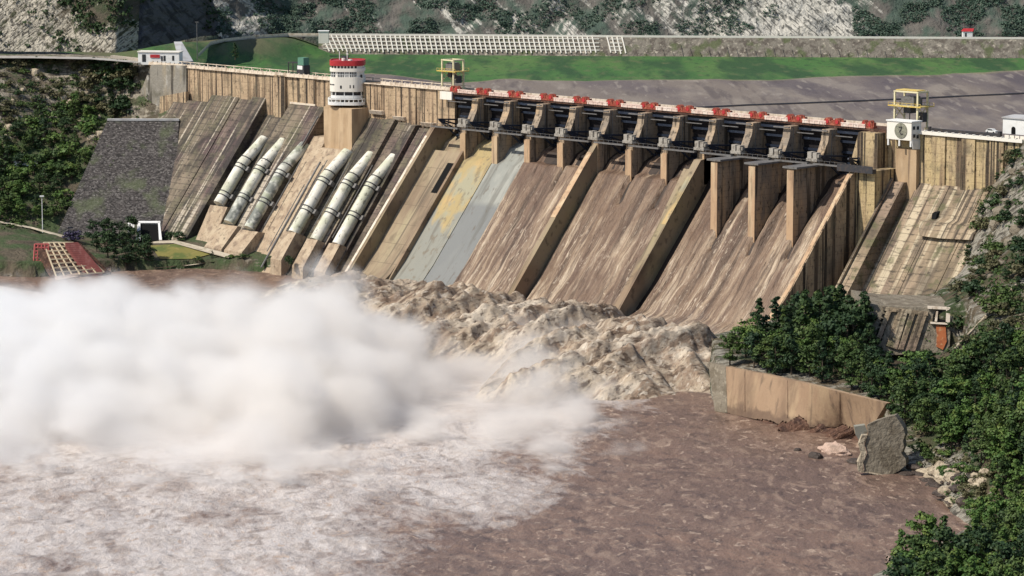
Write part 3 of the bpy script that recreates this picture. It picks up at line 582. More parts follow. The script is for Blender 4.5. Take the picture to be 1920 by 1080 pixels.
for i in range(12):
    x0, x1 = X(i)+PW/2+.1, X(i+1)-PW/2-.1
    tr = np.array([-12.4, -9.2]); R0 = 13.4
    b = MB(); P = []
    for k in range(15):
        a = math.radians(-40+k*6.0); y, z = tr[0]+R0*math.cos(a), tr[1]+R0*math.sin(a)
        P.append([(x1, y, z), (x0, y, z)])
    b.grid(P); q = [[(x, y+.5, z) for x, y, z in r] for r in P]; b.grid(np.array(q)[:, ::-1])
    gate = b.build('radial_gate', M['gate'], dam)
    g = MB()
    for k in (1, 4, 7, 10, 13):
        a = math.radians(-40+k*6.0); y, z = tr[0]+(R0-.5)*math.cos(a), tr[1]+(R0-.5)*math.sin(a); g.box(x0+.3, x1-.3, y-.5, y, z-.45, z+.45)
    g.build('gate_girder', M['steel_blue'], gate)
    for sx in (x0+1.0, x1-1.0):
        g = MB()
        for k in (0, 2, 4, 6):
            a = math.radians(-40+k*6.0); g.bar((sx, tr[0], tr[1]), (sx+(1.6 if sx < (x0+x1)/2 else -1.6), tr[0]+(R0-.6)*math.cos(a), tr[1]+(R0-.6)*math.sin(a)), .42)
        for k in (1, 3, 5):
            a = math.radians(-40+k*6.0); g.bar((sx, tr[0]+5*math.cos(a-.1), tr[1]+5*math.sin(a-.1)), (sx, tr[0]+6.5*math.cos(a+.15), tr[1]+6.5*math.sin(a+.15)), .2)
        g.build('gate_arm', M['steel_blue'], gate)
    g = MB(); g.box(x0-.4, x1+.4, -15.3, -13.8, -12.2, -11.7)
    for k in range(7): xx = x0+k*(x1-x0)/6; g.bar((xx, -15.2, -11.7), (xx, -15.2, -10.5), .08)
    g.bar((x0-.4, -15.2, -10.6), (x1+.4, -15.2, -10.6), .06); g.build('gate_walkway', M['galv'], dam)
    g = MB(); g.bar((x0-2.2, -3.9, -2.6), (x1-6, -3.9, -2.6), .22); g.build('gate_beam', M['galv'], dam)
    g = MB(); g.bar((x0, .8, -5.2), (x1, .8, -5.2), .22); g.build('gate_beam', M['galv'], dam)
# bridge over the piers
b = MB(); b.box(X(0)-4, X(12)+6, -2.2, 9.3, -.2, .9); b.box(X(0)-1, X(12)+5, -1.6, -.6, -1.7, -.2); b.box(X(0)-1, X(12)+5, 2.2, 3.2, -1.7, -.2)
b.box(X(0)-2, X(12)+2, 8.2, 9.2, -16, -.2)
br = b.build('bridge_deck', M['soil'], dam); br['label'] = 'dark brown bridge deck over the spillway piers'
for i in range(12):
    b = MB(); b.box(X(i)+3.6, X(i+1)-3.4, -2.5, -2.0, .9, 2.35); b.box(X(i)+3.5, X(i+1)-3.3, -2.62, -2.5, 1.9, 2.3)
    for k in range(5): b.box(X(i)+4+k*2.4, X(i)+4.5+k*2.4, -2.62, -2.502, .9, 1.9)
    b.build('parapet', M['parapet_pink'], br)
b = MB(); b.box(X(0)-4, X(12)+5, 8.6, 8.9, .9, 1.9); b.build('parapet', M['parapet'], br)
# end block beyond the last chute, then the right non-overflow section
b = MB(); b.box(X(12)+1.9, 118.2, -13.6, 9, -90, -12.6); b.prism([(104.6, -6, -.2), (113.2, -6, -.2), (113.2, -6, -40), (100.6, -6, -40), (100.6, -6, -12.9)], (0, 15, 0)); b.build('end_pier', M['crest_right'], dam)
b = MB(); b.box(103, 119, -16, -13.8, -13.4, -11.9); b.box(103, 119, -16, -15.8, -11.9, -10.8); b.build('service_platform', M['steel_dark'], dam)
b = MB(); b.xprism([(-4, -17), (8, -17), (8, -90), (-64, -90), (-64, -88)], 118.3, 123.6); b.xprism([(-4.4, -16.9), (-64.4, -87.9), (-64.4, -86.6), (-4.4, -15.6)], 118.3, 119.2); b.build('sloping_buttress', M['face_right'], dam)
b = MB(); xs = [113.3, 118, 128, 133, 139, 146, 152, 158, 164, 170]; off = [0, .2, .3, .7, .1, .9, .3, .7, 0]
for k in range(len(xs)-1): b.box(xs[k], xs[k+1]-.1, -off[k], 9, -40, .3)
cr = b.build('crest_wall', M['crest_right'], dam)
b = MB(); b.box(126.5, 172, -1.2, -.2, .302, 1.5)
for k in range(15): b.box(127+3*k, 127.5+3*k, -1.3, -.1, 1.5, 1.8)
b.build('parapet', M['white'], cr)
b = MB(); b.box(118.5, 127.6, -2.2, 1, -30, -5.2); b.build('cabin_base', M['plain_tan'], dam)
FB2 = 13.6
b = MB(); rs = random.Random(9)
for k, (x0, x1, fw) in enumerate(((123.6, 127, -2.5), (127, 134, .1), (134, 141, .35), (141, 149, .15), (149, 156, .5), (156, 170, .2))):
    b.xprism([(-fw-.3, -17), (8, -17), (8, -85), (FB2-.8*85-fw, -85), (FB2-.8*17.5-fw, -17.5)], x0, x1-.1)
b.build('sloping_face', M['face_right'], dam)
b = MB(); e = [on(px, py, a=FB2-2.6, s=.8) for px, py in ((1722, 416), (1757, 416), (1812, 426), (1825, 440), (1822, 450), (1762, 447), (1724, 442))]
b.prism(e, (0, 6, 2)); b.build('face_block', M['face_right'], dam)
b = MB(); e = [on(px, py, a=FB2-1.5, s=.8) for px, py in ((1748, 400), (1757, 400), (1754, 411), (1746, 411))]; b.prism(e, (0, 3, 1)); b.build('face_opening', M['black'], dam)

# ------------------------------------------------------------------ things on and around the dam
def ring_pts(c, rx, ry, n, a0=0, a1=2*math.pi): return [(c[0]+rx*math.cos(a0+(a1-a0)*k/n), c[1]+ry*math.sin(a0+(a1-a0)*k/n)) for k in range(n)]
def tube_wall(b, cx, cy, r0, r1, z0, z1, n=40):
    """hollow ring"""
    for k in range(n):
        a, c = 2*math.pi*k/n, 2*math.pi*(k+1)/n
        q = [(cx+r*math.cos(t), cy+r*math.sin(t), z) for z in (z0, z1) for t in (a, c) for r in (r0, r1)]
        b.add(q, [(1, 3, 7, 5), (0, 4, 6, 2), (4, 5, 7, 6), (0, 2, 3, 1)])
def disc(b, cx, cy, r, z0, z1, n=40):
    b.prism([(cx+r*math.cos(2*math.pi*k/n), cy+r*math.sin(2*math.pi*k/n), z0) for k in range(n)], (0, 0, z1-z0))
# control tower
tc = on(652, 150, y=-2.); tz = lambda py: float(on(652, py, y=-9.5)[2])
TX, TY, TR = tc[0], -2., 7.7
view = math.atan2(CAM[1]-TY, CAM[0]-TX)             # bearing of the valley side
def sq(t, r):
    c, s_ = abs(math.cos(t-view+.12)), abs(math.sin(t-view+.12)); return .94*r*(c**3.4+s_**3.4)**(-1/3.4)
def disc(b, cx, cy, r, z0, z1, n=56):                # rounded square plan
    if r < 3: n = 12
    b.prism([(cx+(sq(2*math.pi*k/n, r) if r > 3 else r)*math.cos(2*math.pi*k/n), cy+(sq(2*math.pi*k/n, r) if r > 3 else r)*math.sin(2*math.pi*k/n), z0) for k in range(n)], (0, 0, z1-z0))
def tube_wall(b, cx, cy, r0, r1, z0, z1, n=56):
    for k in range(n):
        a, c = 2*math.pi*k/n, 2*math.pi*(k+1)/n
        q = [(cx+sq(t, r)*math.cos(t), cy+sq(t, r)*math.sin(t), z) for z in (z0, z1) for t in (a, c) for r in (r0, r1)]
        b.add(q, [(1, 3, 7, 5), (0, 4, 6, 2), (4, 5, 7, 6), (0, 2, 3, 1)])
tow = empty('control_tower', (TX, TY, -8.9), 'white control tower with rounded corners and red top band on the dam crest', 'tower')
b = MB(); disc(b, TX, TY, TR, tz(174), tz(146.5)); disc(b, TX, TY, TR-.5, tz(146.5), tz(136.5)); disc(b, TX, TY, TR, tz(136.5), tz(130)); disc(b, TX, TY, TR-.6, tz(130), tz(125)); b.build('wall', M['white'], tow)
b = MB(); disc(b, TX, TY, TR-1.2, tz(188), tz(174)); b.build('recessed_storey', M['steel_dark'], tow)
b = MB(); disc(b, TX, TY, TR+.9, tz(199), tz(196.5)); tube_wall(b, TX, TY, TR+.55, TR+.9, tz(196.5), tz(193)); tube_wall(b, TX, TY, TR+.5, TR+.95, tz(188.5), tz(187))
for k in range(28):
    a = 2*math.pi*k/28; rr = sq(a, TR+.7); b.bar((TX+rr*math.cos(a), TY+rr*math.sin(a), tz(193)), (TX+rr*math.cos(a), TY+rr*math.sin(a), tz(188.5)), .22)
b.build('balcony', M['white_cool'], tow)
b = MB(); tube_wall(b, TX, TY, TR-.9, TR-.45, tz(187), tz(181))
for k in range(12):
    a = 2*math.pi*k/12+.1; rr = sq(a, TR-.6); b.bar((TX+rr*math.cos(a), TY+rr*math.sin(a), tz(188)), (TX+rr*math.cos(a), TY+rr*math.sin(a), tz(174)), .22)
b.build('storey_column', M['white_cool'], tow)
b = MB(); tube_wall(b, TX, TY, TR-.4, TR+.06, tz(125.3), tz(115.5)); disc(b, TX, TY, TR-.5, tz(119), tz(117)); b.build('roof_band', M['red'], tow)
def cyl_patch(b, a0, a1, z0, z1, r, n=3):
    for k in range(n):
        a, c = a0+(a1-a0)*k/n, a0+(a1-a0)*(k+1)/n
        q = [(TX+sq(t, rr)*math.cos(t), TY+sq(t, rr)*math.sin(t), z) for z in (z0, z1) for t in (a, c) for rr in (r-.3, r)]
        b.add(q, [(1, 3, 7, 5), (0, 4, 6, 2), (4, 5, 7, 6), (0, 2, 3, 1), (0, 1, 5, 4), (2, 6, 7, 3)])
for k, (a0, a1) in enumerate(((-1.25, -.72), (-.60, -.22), (-.16, .06), (.12, .50))):
    b = MB(); cyl_patch(b, view+a0, view+a1, tz(147), tz(136), TR-.42); wn = b.build('window', M['glass'], tow)
    b = MB()
    for j in range(5): t = view+a0+(a1-a0)*j/4; cyl_patch(b, t-.012, t+.012, tz(147), tz(136), TR-.35, 1)
    cyl_patch(b, view+a0, view+a1, tz(142), tz(141.4), TR-.36); b.build('window_bar', M['white_cool'], wn)
for a0, a1, y0, y1 in ((-1.15, -.75, 162, 159.5), (-.44, -.34, 168, 162), (.10, .16, 167, 161), (.28, .34, 167, 161), (.72, .84, 148, 142)):
    b = MB(); cyl_patch(b, view+a0, view+a1, tz(y0), tz(y1), TR+.03); b.build('slot_window', M['glass'], tow)
for k in range(9):
    b = MB(); a = view-1.2+k*.2; cyl_patch(b, a, a+.11, tz(130), tz(125.6), TR-.5, 1); b.build('upper_window', M['glass'], tow)
b = MB(); b.bar((TX-5, TY, tz(117)), (TX-5, TY, tz(101)), .15); b.bar((TX+2, TY-2, tz(117)), (TX+2, TY-2, tz(100)), .15); b.bar((TX+1.2, TY-2, tz(104)), (TX+2.8, TY-2, tz(104)), .1); b.build('mast', M['white_cool'], tow)
b = MB(); disc(b, TX-1.5, TY, 1.5, tz(117), tz(110), 10); b.build('water_tank', M['steel_dark'], tow)
b = MB(); disc(b, TX+.8, TY-3, .8, tz(117), tz(112), 10); disc(b, TX+5, TY-3, .9, tz(117), tz(113), 10); b.build('roof_lamp', M['white'], tow)

# gantry cranes
def gantry(loc, wx, wy, h, label, body, trim, tip):
    g = empty('gantry_crane', loc, label, 'crane', 'yellow gantry cranes on the dam crest'); x, y, z = loc
    hp = h*.62
    for sx in (0, 1):
        for sy in (0, 1):
            b = MB(); b.bar((x+sx*wx, y+sy*wy, z), (x+sx*wx, y+sy*wy, z+h), .42); b.box(x+sx*wx-.8, x+sx*wx+.8, y+sy*wy-.5, y+sy*wy+.5, z, z+.7); b.build('leg', body, g)
    b = MB()
    for sy in (0, 1): b.bar((x-.4, y+sy*wy, z+h), (x+wx+.4, y+sy*wy, z+h), .38); b.bar((x, y+sy*wy, z+hp), (x+wx, y+sy*wy, z+hp), .4)
    for sx in (0, 1): b.bar((x+sx*wx, y-.4, z+h), (x+sx*wx, y+wy+.4, z+h), .38); b.bar((x+sx*wx, y, z+hp*.45), (x+sx*wx, y+wy, z+hp), .2); b.bar((x+sx*wx, y, z+hp), (x+sx*wx, y+wy, z+hp*.45), .2)
    b.build('portal_frame', body, g)
    b = MB(); b.box(x-2.2, x+wx+2.2, y-1.2, y+wy+1.2, z+hp-.2, z+hp+.15); b.build('platform', trim, g)
    b = MB()
    for yy in (y-1.1, y+wy+1.1):
        b.bar((x-2.1, yy, z+hp+1.1), (x+wx+2.1, yy, z+hp+1.1), .08)
        for k in range(8): xx = x-2.1+k*(wx+4.2)/7; b.bar((xx, yy, z+hp+.15), (xx, yy, z+hp+1.1), .07)
    b.build('railing', trim, g)
    b = MB(); b.box(x+.25*wx, x+.8*wx, y+.3, y+wy-.3, z+hp+.16, z+hp+2.9); b.box(x+.3*wx, x+.75*wx, y+.8, y+wy-.8, z+hp+2.9, z+hp+3.4); b.build('machine_house', M['galv'], g)
    b = MB(); b.box(x+.15*wx, x+.25*wx, y+.6, y+wy-.6, z+hp+.16, z+hp+1.4); b.box(x+.3*wx, x+.6*wx, y+1.2, y+wy-1.2, z+hp-2.6, z+hp-.2); b.bar((x+.45*wx, y+wy*.5, z+hp-2.6), (x+.45*wx, y+wy*.5, z+.9), .18); b.build('hoist_block', M['steel_dark'], g)
    if tip: b = MB(); b.box(x, x+wx*.95, y+.3, y+wy-.3, z+h+.39, z+h+.6); b.build('roof_sheet', trim, g)
    b = MB(); b.box(x+wx*.86, x+wx*1.12, y+wy*.25, y+wy*.7, z+hp*.35, z+hp*.75); b.build('driver_cab', M['steel_dark'], g)
    return g
gantry((-117.2, 1.2, 1.5), 6.6, 5.6, 11.8, 'pale yellow gantry crane on the crest beside the control tower end of the spillway', M['cream'], M['yellow'], False)
gantry((113.5, 3.0, 1.0), 10.2, 5.6, 13.4, 'yellow gantry crane behind the white cabin with the round emblem', M['cream'], M['yellow'], True)
# dark maintenance frame on the left crest
p = on(541, 137, y=5.)
g = empty('maintenance_rig', (p[0], 5, 1.5), 'dark green lifting rig parked on the dam crest left of the tower', 'crane'); x, y, z = p[0], 5, 1.5
b = MB()
for dx in (0, 6.2): b.bar((x+dx, y, z), (x+dx, y, z+5.2), .22); b.bar((x+dx, y+2.5, z), (x+dx, y+2.5, z+5.2), .22)
b.bar((x-.3, y, z+5.2), (x+7, y, z+5.2), .25); b.bar((x-.3, y+2.5, z+5.2), (x+7, y+2.5, z+5.2), .25); b.build('frame', M['steel_dark'], g)
b = MB(); b.box(x+6, x+10.5, y-.5, y+3, z, z+4.4); b.build('engine_box', M['steel_dark'], g)
b = MB(); b.box(x+6.4, x+10.1, y-.3, y+2.8, z+4.4, z+7.6); b.build('cab', MT('faded green paint', (.10, .22, .16)).m, g)
b = MB(); b.box(x+6.4, x+9.6, y-.55, y-.5, z+2.6, z+4.2); b.build('panel', M['white_cool'], g)

# red rope-drum hoists standing in a row along the spillway bridge
names = ['first', 'second', 'third', 'fourth', 'fifth', 'sixth', 'seventh', 'eighth', 'ninth', 'tenth', 'eleventh']
def hoist():
    h = empty('gate_hoist', (X(1), -1.4, .9), 'red twin drum gate hoist on the spillway bridge, first pair counted from the control tower', 'hoist', 'red hoists on the spillway bridge')
    x, y, z = X(1), -1.4, .9
    b = MB(); b.box(x-4.6, x+4.6, y-1, y+1.1, z, z+.7); b.build('base_frame', M['hoist'], h)
    for dx in (-2.9, 1.6):
        b = MB(); n = 12; prof = [(x+dx+1.75*math.cos(math.pi*k/n), z+.7+2.0*math.sin(math.pi*k/n)) for k in range(n+1)]
        b.prism([(px_, y-.95, pz) for px_, pz in prof], (0, 1.9, 0)); o = b.build('drum_cover', M['hoist'], h)
        b = MB(); b.bar((x+dx, y-1.15, z+1.3), (x+dx, y-.9, z+1.3), .75, 12); b.build('drum_hub', M['red'], o)
    b = MB(); b.box(x-1.1, x+.2, y-.8, y+.8, z+.7, z+1.9); b.box(x+3.4, x+4.5, y-.7, y+.7, z+.7, z+2.0); b.bar((x+3.5, y, z+2), (x+3.5, y, z+2.6), .3, 8); b.build('gearbox', M['hoist'], h)
    b = MB(); b.bar((x-4.4, y, z+1.4), (x+4.4, y, z+1.4), .22, 8); b.build('drive_shaft', M['steel_dark'], h)
    return h
h0 = hoist()
for i in range(2, 12):
    h = copy_tree(h0, (X(i), -1.4, .9)); h['label'] = 'red twin drum gate hoist on the spillway bridge, %s pair counted from the control tower' % names[i-1]
h = copy_tree(h0, (X(0)+1.5, -1.2, .9), sc=(.6, 1, .95)); h['label'] = 'short red hoist at the foot of the pale gantry crane near the tower'
h = copy_tree(h0, (X(12)-2.6, -1.2, .9), sc=(.6, 1, 1.05)); h['label'] = 'short red hoist at the far right end of the bridge by the white emblem cabin'
b = MB(); p = on(846, 173, y=-2.8); b.box(p[0]-6, p[0]+.8, -3.4, -2.6, -2.2, 1.0); tag(b.build('sign_panel', M['white']), 'white box panel on the crest wall below the pale gantry crane', 'panel')

# cabin with round emblem, at the right end of the spillway
q0, q1 = on(1663, 240, y=-5.), on(1709, 240, y=-5.)
cx0, cx1 = q0[0], q1[0]; zt, zb = float(on(1685, 228, y=-5.)[2]), float(on(1685, 262, y=-5.)[2])
cb = empty('emblem_cabin', (cx0, -5, zb), 'white boxy cabin bearing a grey round emblem, jutting from the crest', 'cabin')
b = MB(); b.box(cx0, cx1, -5, .5, zb, zt); b.build('wall', M['white'], cb)
b = MB(); b.box(cx0-.3, cx1+.3, -5.3, .8, zt, zt+.4); b.build('roof', M['white_cool'], cb)
ec = on(1689, 245, y=-5.12); b = MB(); b.prism([(ec[0]+2.75*math.cos(2*math.pi*k/36), -5.001, ec[2]+2.75*math.sin(2*math.pi*k/36)) for k in range(36)], (0, -.2, 0))
em = b.build('emblem', MT('grey green emblem', (.20, .20, .155)).layer((.30, .29, .22), 1.6, .5, .6).layer((.1, .1, .08), 2.3, .55, .64).m, cb)
b = MB()
for (ax, az), (bx_, bz) in zip([(-.9, 1.2), (.5, 1.4), (.1, .3), (-.5, -.4), (.3, -1.3)], [(.5, 1.4), (.1, .3), (-.5, -.4), (.3, -1.3), (.9, -1.0)]): b.bar((ec[0]+ax, -5.22, ec[2]+az), (ec[0]+bx_, -5.22, ec[2]+bz), .2)
b.build('emblem_mark', M['steel_dark'], em)
for k, (yy, zz) in enumerate(((-3.6, zt-2.0), (-1.4, zt-2.1), (-3.4, zt-4.8), (-1.5, zt-5.2))):
    b = MB(); b.box(cx1+.01, cx1+.12, yy-.6, yy+.6, zz-.6, zz+.6); b.build('window', M['glass'], cb)
for xx in (cx0+.5, (cx0+cx1)/2, cx1-.4): b = MB(); b.box(xx-.3, xx+.3, -4.9, -4.3, zb-2.2, zb-.002); b.build('support_leg', M['white_cool'], cb)
b = MB(); b.prism([(cx1-.02, -4.9, zb-.01), (cx1-.02, .4, zb-.01), (cx1-.02, .4, zb-3.4), (cx1-.02, -4.2, zb-3)], (.3, 0, 0)); b.build('side_plate', M['white_cool'], cb)

# penstocks
ringz = [float(on(px, py, x=-160.9)[2]) for px, py in ((622, 326), (611, 343), (580, 397))]
PXs = [-215.0, -202.2, -188.3, -160.8, -146.1, -132.2]
PB = [-52.5, -59, -60, -59.5, -61, -61.5]; PT = [-24.9, -25.0, -25.6, -26.4, -26.4, -26.4]
desc = ['white penstock pipe on the dam face, leftmost of the six', 'half grimy pale penstock, second of the left three pipes', 'dark stained grimy penstock, rightmost of the left three pipes',
        'cream penstock pipe, first to the right of the tan strip below the tower', 'pale green tinged penstock, middle one of the right three pipes', 'cream penstock pipe nearest the dry spillway chute wall']
def face_pt(x, z, off):                             # point off metres out of the left face
    n = np.array([0, -1., FS])/math.hypot(1, FS); return np.array([x, fy(z), z])+n*off
for k, x in enumerate(PXs):
    pn = empty('penstock', face_pt(x, PB[k], 0), desc[k], 'pipe', 'penstock pipes on the dam face')
    zs = np.concatenate([np.linspace(PT[k]+1, PT[k]-11, 9), np.linspace(PT[k]-12, PB[k], 12)]); r = 2.45
    path = [face_pt(x, z, np.interp(z, [PB[k], PT[k]-11, PT[k]+1], [2.5, 2.2, -1.7])) for z in zs]
    n2 = np.array([0, -1., FS])/math.hypot(1, FS); b = MB(); nn = 20
    P = [[c+r*(math.cos(2*math.pi*j/nn)*np.array([1., 0, 0])+math.sin(2*math.pi*j/nn)*n2) for j in range(nn+1)] for c in path]
    b.grid(np.array(P)); b.add(P[-1][:-1], [tuple(range(nn))]); b.build('pipe', M['penstock_dirty'] if k == 2 else M['penstock'], pn, smooth=True)
    if k == 1:
        b = MB(); P2 = [[c+(r+.05)*(math.cos(2*math.pi*j/nn)*np.array([1., 0, 0])+math.sin(2*math.pi*j/nn)*n2) for j in range(nn+1)] for c in path[14:]]; b.grid(np.array(P2)); b.build('grimy_sleeve', M['penstock_dirty'], pn, smooth=True)
    shift = PT[k]-(-26)
    for j, z in enumerate([ringz[0]+shift, ringz[1]+shift+.5, ringz[1]+shift-.9, ringz[2]+shift+.5, ringz[2]+shift-.9]):
        if z < PB[k]+1: continue
        b = MB(); off = float(np.interp(z, [PB[k], PT[k]-11, PT[k]+1], [2.5, 2.2, -1.7]))
        for zz in (0,):
            c0 = face_pt(x, z+.15, off); c1 = face_pt(x, z-.15, off); rr = r+.24
            A = [c0+rr*(math.cos(2*math.pi*q/nn)*np.array([1., 0, 0])+math.sin(2*math.pi*q/nn)*n2) for q in range(nn)]; B = [c1+rr*(math.cos(2*math.pi*q/nn)*np.array([1., 0, 0])+math.sin(2*math.pi*q/nn)*n2) for q in range(nn)]
            b.add(A+B, [tuple(range(nn)), tuple(range(2*nn-1, nn-1, -1))]+[(q, q+nn, (q+1) % nn+nn, (q+1) % nn) for q in range(nn)])
        b.build('stiffener_ring', M['steel_dark'], pn)
    for z in (ringz[1]+shift, ringz[2]+shift):
        if z < PB[k]+1: continue
        b = MB(); c = face_pt(x, z, .4)
        b.obox(c+np.array([3.2, 0, 0]), (.9, 0, 0), n2*1.0, np.cross((1., 0, 0), n2)*1.0); b.build('saddle', M['galv'], pn)
        b = MB(); b.obox(c-np.array([3.2, 0, 0]), (.9, 0, 0), n2*.8, np.cross((1., 0, 0), n2)*1.0); b.build('saddle', M['galv'], pn)
    zb_ = PB[k]; b = MB(); hw = 3.3 if k > 2 else 5.6
    a_, c_ = face_pt(x, zb_-.2, 4.2), face_pt(x, zb_+1.2, -2)
    if k > 2: prof = [(a_[1], a_[2]), (a_[1]-8.2, a_[2]-10.5), (a_[1]-8.4, -78), (c_[1]+6, -78), (c_[1], c_[2])]
    else: prof = [(a_[1]+1.5, a_[2]-1.6), (a_[1]-7.5, min(a_[2]-8.5, -67.)), (a_[1]-9, -78), (c_[1]+6, -78), (c_[1], c_[2])]
    b.xprism(prof, x-hw, x+hw); b.build('anchor_block', M['block'], pn)

# stone-faced fill wall on the left with its portal
A = on(336, 226, a=FA, s=FS); Bq = on(326, 428, a=FA, s=FS); A = A-FH*1.5; Bq = Bq-FH*1.5
TLm = A-RV*31.5; BLm = Bq-RV*52-ZV*1.5; mw = empty('stone_retaining_wall', (A+Bq+TLm+BLm)/4, 'dark stone faced retaining wall leaning against the left end of the dam', 'wall')
b = MB(); b.prism([A, TLm, BLm-ZV*6, Bq-ZV*6], FH*9); b.build('stone_facing', M['masonry'], mw)
b = MB(); b.prism([A-FH*.4+RV*.2, A-FH*.4+ZV*.8, TLm-FH*.4+ZV*.8, TLm-FH*.4], FH*3); b.build('wall_coping', M['ramp'], mw)
wn = np.cross(TLm-A, Bq-A); wn /= np.linalg.norm(wn); wn = wn if wn@FH < 0 else -wn
def wallp(px, py, out=0.):
    d = ray(px, py); t = ((A-CAM)@wn)/(d@wn); return CAM+d*t+wn*out
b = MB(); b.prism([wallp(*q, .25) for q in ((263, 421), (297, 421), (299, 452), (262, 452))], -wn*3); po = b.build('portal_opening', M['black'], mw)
b = MB()
for q in (((258, 419), (263.5, 419), (263.5, 452), (256, 452)), ((296.5, 419), (300, 419), (304, 452), (298.5, 452)), ((240, 418), (252, 418), (252, 438), (240, 438)), ((258, 417), (301, 417), (301, 420.5), (258, 420.5))): b.prism([wallp(*r_, .9) for r_ in q], -wn*1.2)
b.build('portal_frame', M['white_cool'], mw)

# left crest end: cabin row, ramp, road, vehicles
p0, p1 = on(259, 117, z=2.), on(336, 118, z=2.); L = np.linalg.norm(p1-p0); ux = (p1-p0)/L; uy = np.array([-ux[1], ux[0], 0])
cabn = empty('guard_building', p0, 'long white flat roofed guard building with red sign at the left end of the crest', 'building')
def ob(b, a0, a1, d0, d1, z0, z1, o=None): o = p0 if o is None else o; b.prism([o+ux*a0+uy*d0+ZV*z0, o+ux*a1+uy*d0+ZV*z0, o+ux*a1+uy*d1+ZV*z0, o+ux*a0+uy*d1+ZV*z0], (0, 0, z1-z0))
b = MB(); ob(b, 0, L, 0, 6, -1, 4.6); b.build('wall', M['white_cool'], cabn)
b = MB(); ob(b, -.3, L+.3, -.4, 6.3, 4.6, 5.0); b.build('roof', M['white'], cabn)
for a0, a1, z0, z1 in ((.10, .19, .3, 3.6), (.56, .60, .8, 3.0), (.62, .67, .8, 3.2), (.83, .88, 1, 3.2)):
    b = MB(); ob(b, a0*L, a1*L, -.1, .3, z0, z1); b.build('doorway', M['glass'], cabn)
b = MB(); ob(b, .3*L, .53*L, -.3, -.1, 2.2, 3.6); b.build('sign_board', M['red'], cabn)
b = MB(); q = [on(px, py, z=zz) for px, py, zz in ((326, 78, 9.), (341, 78, 9.), (362, 114, 2.), (336, 118, 1.7))]; b.prism(q, (0, 2, -4)); tag(b.build('concrete_ramp', M['ramp']), 'light grey sloping concrete apron to the right of the guard building', 'ramp')
b = MB(); q = [on(px, py, z=2.2) for px, py in ((-60, 109), (60, 109), (170, 111), (262, 118), (262, 114.5), (170, 107), (60, 105), (-60, 105))]; b.add(q, [(0, 1, 6, 7), (1, 2, 5, 6), (2, 3, 4, 5)]); tag(b.build('road', M['road']), kind='structure')
gr = empty('roadside_parapet', on(250, 116, z=2.), 'low pale roadside parapet left of the guard building', 'parapet')
b = MB()
for k in range(14):
    a_ = on(212+k*4.2, 109.5+k*.45, z=2.1); b.obox(a_+ZV*.7, RV*1.1, FH*.3, ZV*.7)
b.build('parapet_block', M['parapet'], gr)
def truck(pos, label, wd):
    t = empty('parked_truck', pos, label, 'truck', 'white vehicles parked by the reservoir road'); p = np.array(pos)
    b = MB(); b.obox(p+ZV*2.2, RV*wd, FH*1.3, ZV*1.5); b.build('body', M['white_cool'], t)
    b = MB(); b.obox(p+RV*(wd+.9)+ZV*1.7, RV*.9, FH*1.2, ZV*1.1); c = b.build('cab', M['white'], t)
    b = MB(); b.obox(p+RV*(wd+1.82)+ZV*2.2, RV*.05, FH*1.0, ZV*.4); b.build('windscreen', M['glass'], c)
    for a_ in (-wd*.6, wd*.6, wd+.9):
        for sd_ in (-1.2, 1.2): b = MB(); q_ = p+RV*a_+FH*sd_+ZV*.5; b.bar(q_-FH*.2, q_+FH*.2, .55, 10); b.build('wheel', M['steel_dark'], t)
for px, py, wd, lb in ((362, 70, 2.6, 'white vehicle parked just above the grey concrete apron'), (398, 71, 3.2, 'larger white truck parked by the reservoir road on the left'), (455, 63, 1.6, 'small white vehicle on the road nearest the long dam crest'), (476, 64, 1.5, 'white vehicle rightmost of those parked along the reservoir road')):
    truck(on(px, py, z=.2), lb, wd)
for px, y0, y1, lb in ((370, 112, 42, 'tall thin pole rising beside the grey concrete apron'), (387, 70, 44, 'thin pole behind the larger white truck')):
    b = MB(); p = on(px, y0, z=1.); h = (y0-y1)*np.linalg.norm(p-CAM)/FPX; b.bar(p, p+ZV*h, .22, 6, .14); b.obox(p+ZV*h, RV*.8, FH*.2, ZV*.15); tag(b.build('utility_pole', M['galv'], loc=p), lb, 'pole')

# the long embankment dam across the reservoir
far = empty('embankment_dam', BL[4], 'long low embankment dam with a white crest wall across the grassy reservoir', 'dam')
FL = [on(px, py, z=.0) for px, py in ((598, 66.5), (800, 67.5), (1165, 70), (1600, 72), (1920, 73.5), (2250, 75))]
b = MB()
for p_, q_ in zip(FL[:-1], FL[1:]):
    b.add([p_, q_, q_+FH*11, p_+FH*11, p_-FH*9.5-ZV*10.5, q_-FH*9.5-ZV*10.5, q_+FH*20-ZV*10, p_+FH*20-ZV*10], [(0, 1, 2, 3), (4, 5, 1, 0), (3, 2, 6, 7), (0, 3, 7, 4), (1, 5, 6, 2)])
b.build('riprap_slope', M['riprap'], far)
b = MB()
for p_, q_ in zip(FL[:-1], FL[1:]): b.prism([p_-ZV*.9, q_-ZV*.9, q_+ZV*1.0, p_+ZV*1.0], FH*.6)
b.build('crest_wall', M['white'], far)
b = MB(); p_, q_ = on(603, 66.5, z=0.), on(1166, 70., z=0.); Lf = np.linalg.norm(q_-p_); uf = (q_-p_)/Lf; sl_ = -FH*9.5-ZV*10.5
def lat(a_, t_): return p_+uf*a_+sl_*t_-FH*.25+ZV*.15
n_ = 62
for k in range(n_):
    if k in (56, 57): continue
    a_ = k*Lf/(n_-1); lean = 1.8+2.6*max(0, 1-k/12.); tb = .74+.03*math.sin(k*1.7); b.bar(lat(a_, .0), lat(a_+lean, tb), .36)
for t_ in (.09, .27, .44, .6): b.bar(lat(1, t_), lat(Lf*.925, t_), .36); b.bar(lat(Lf*.96, t_), lat(Lf, t_), .36)
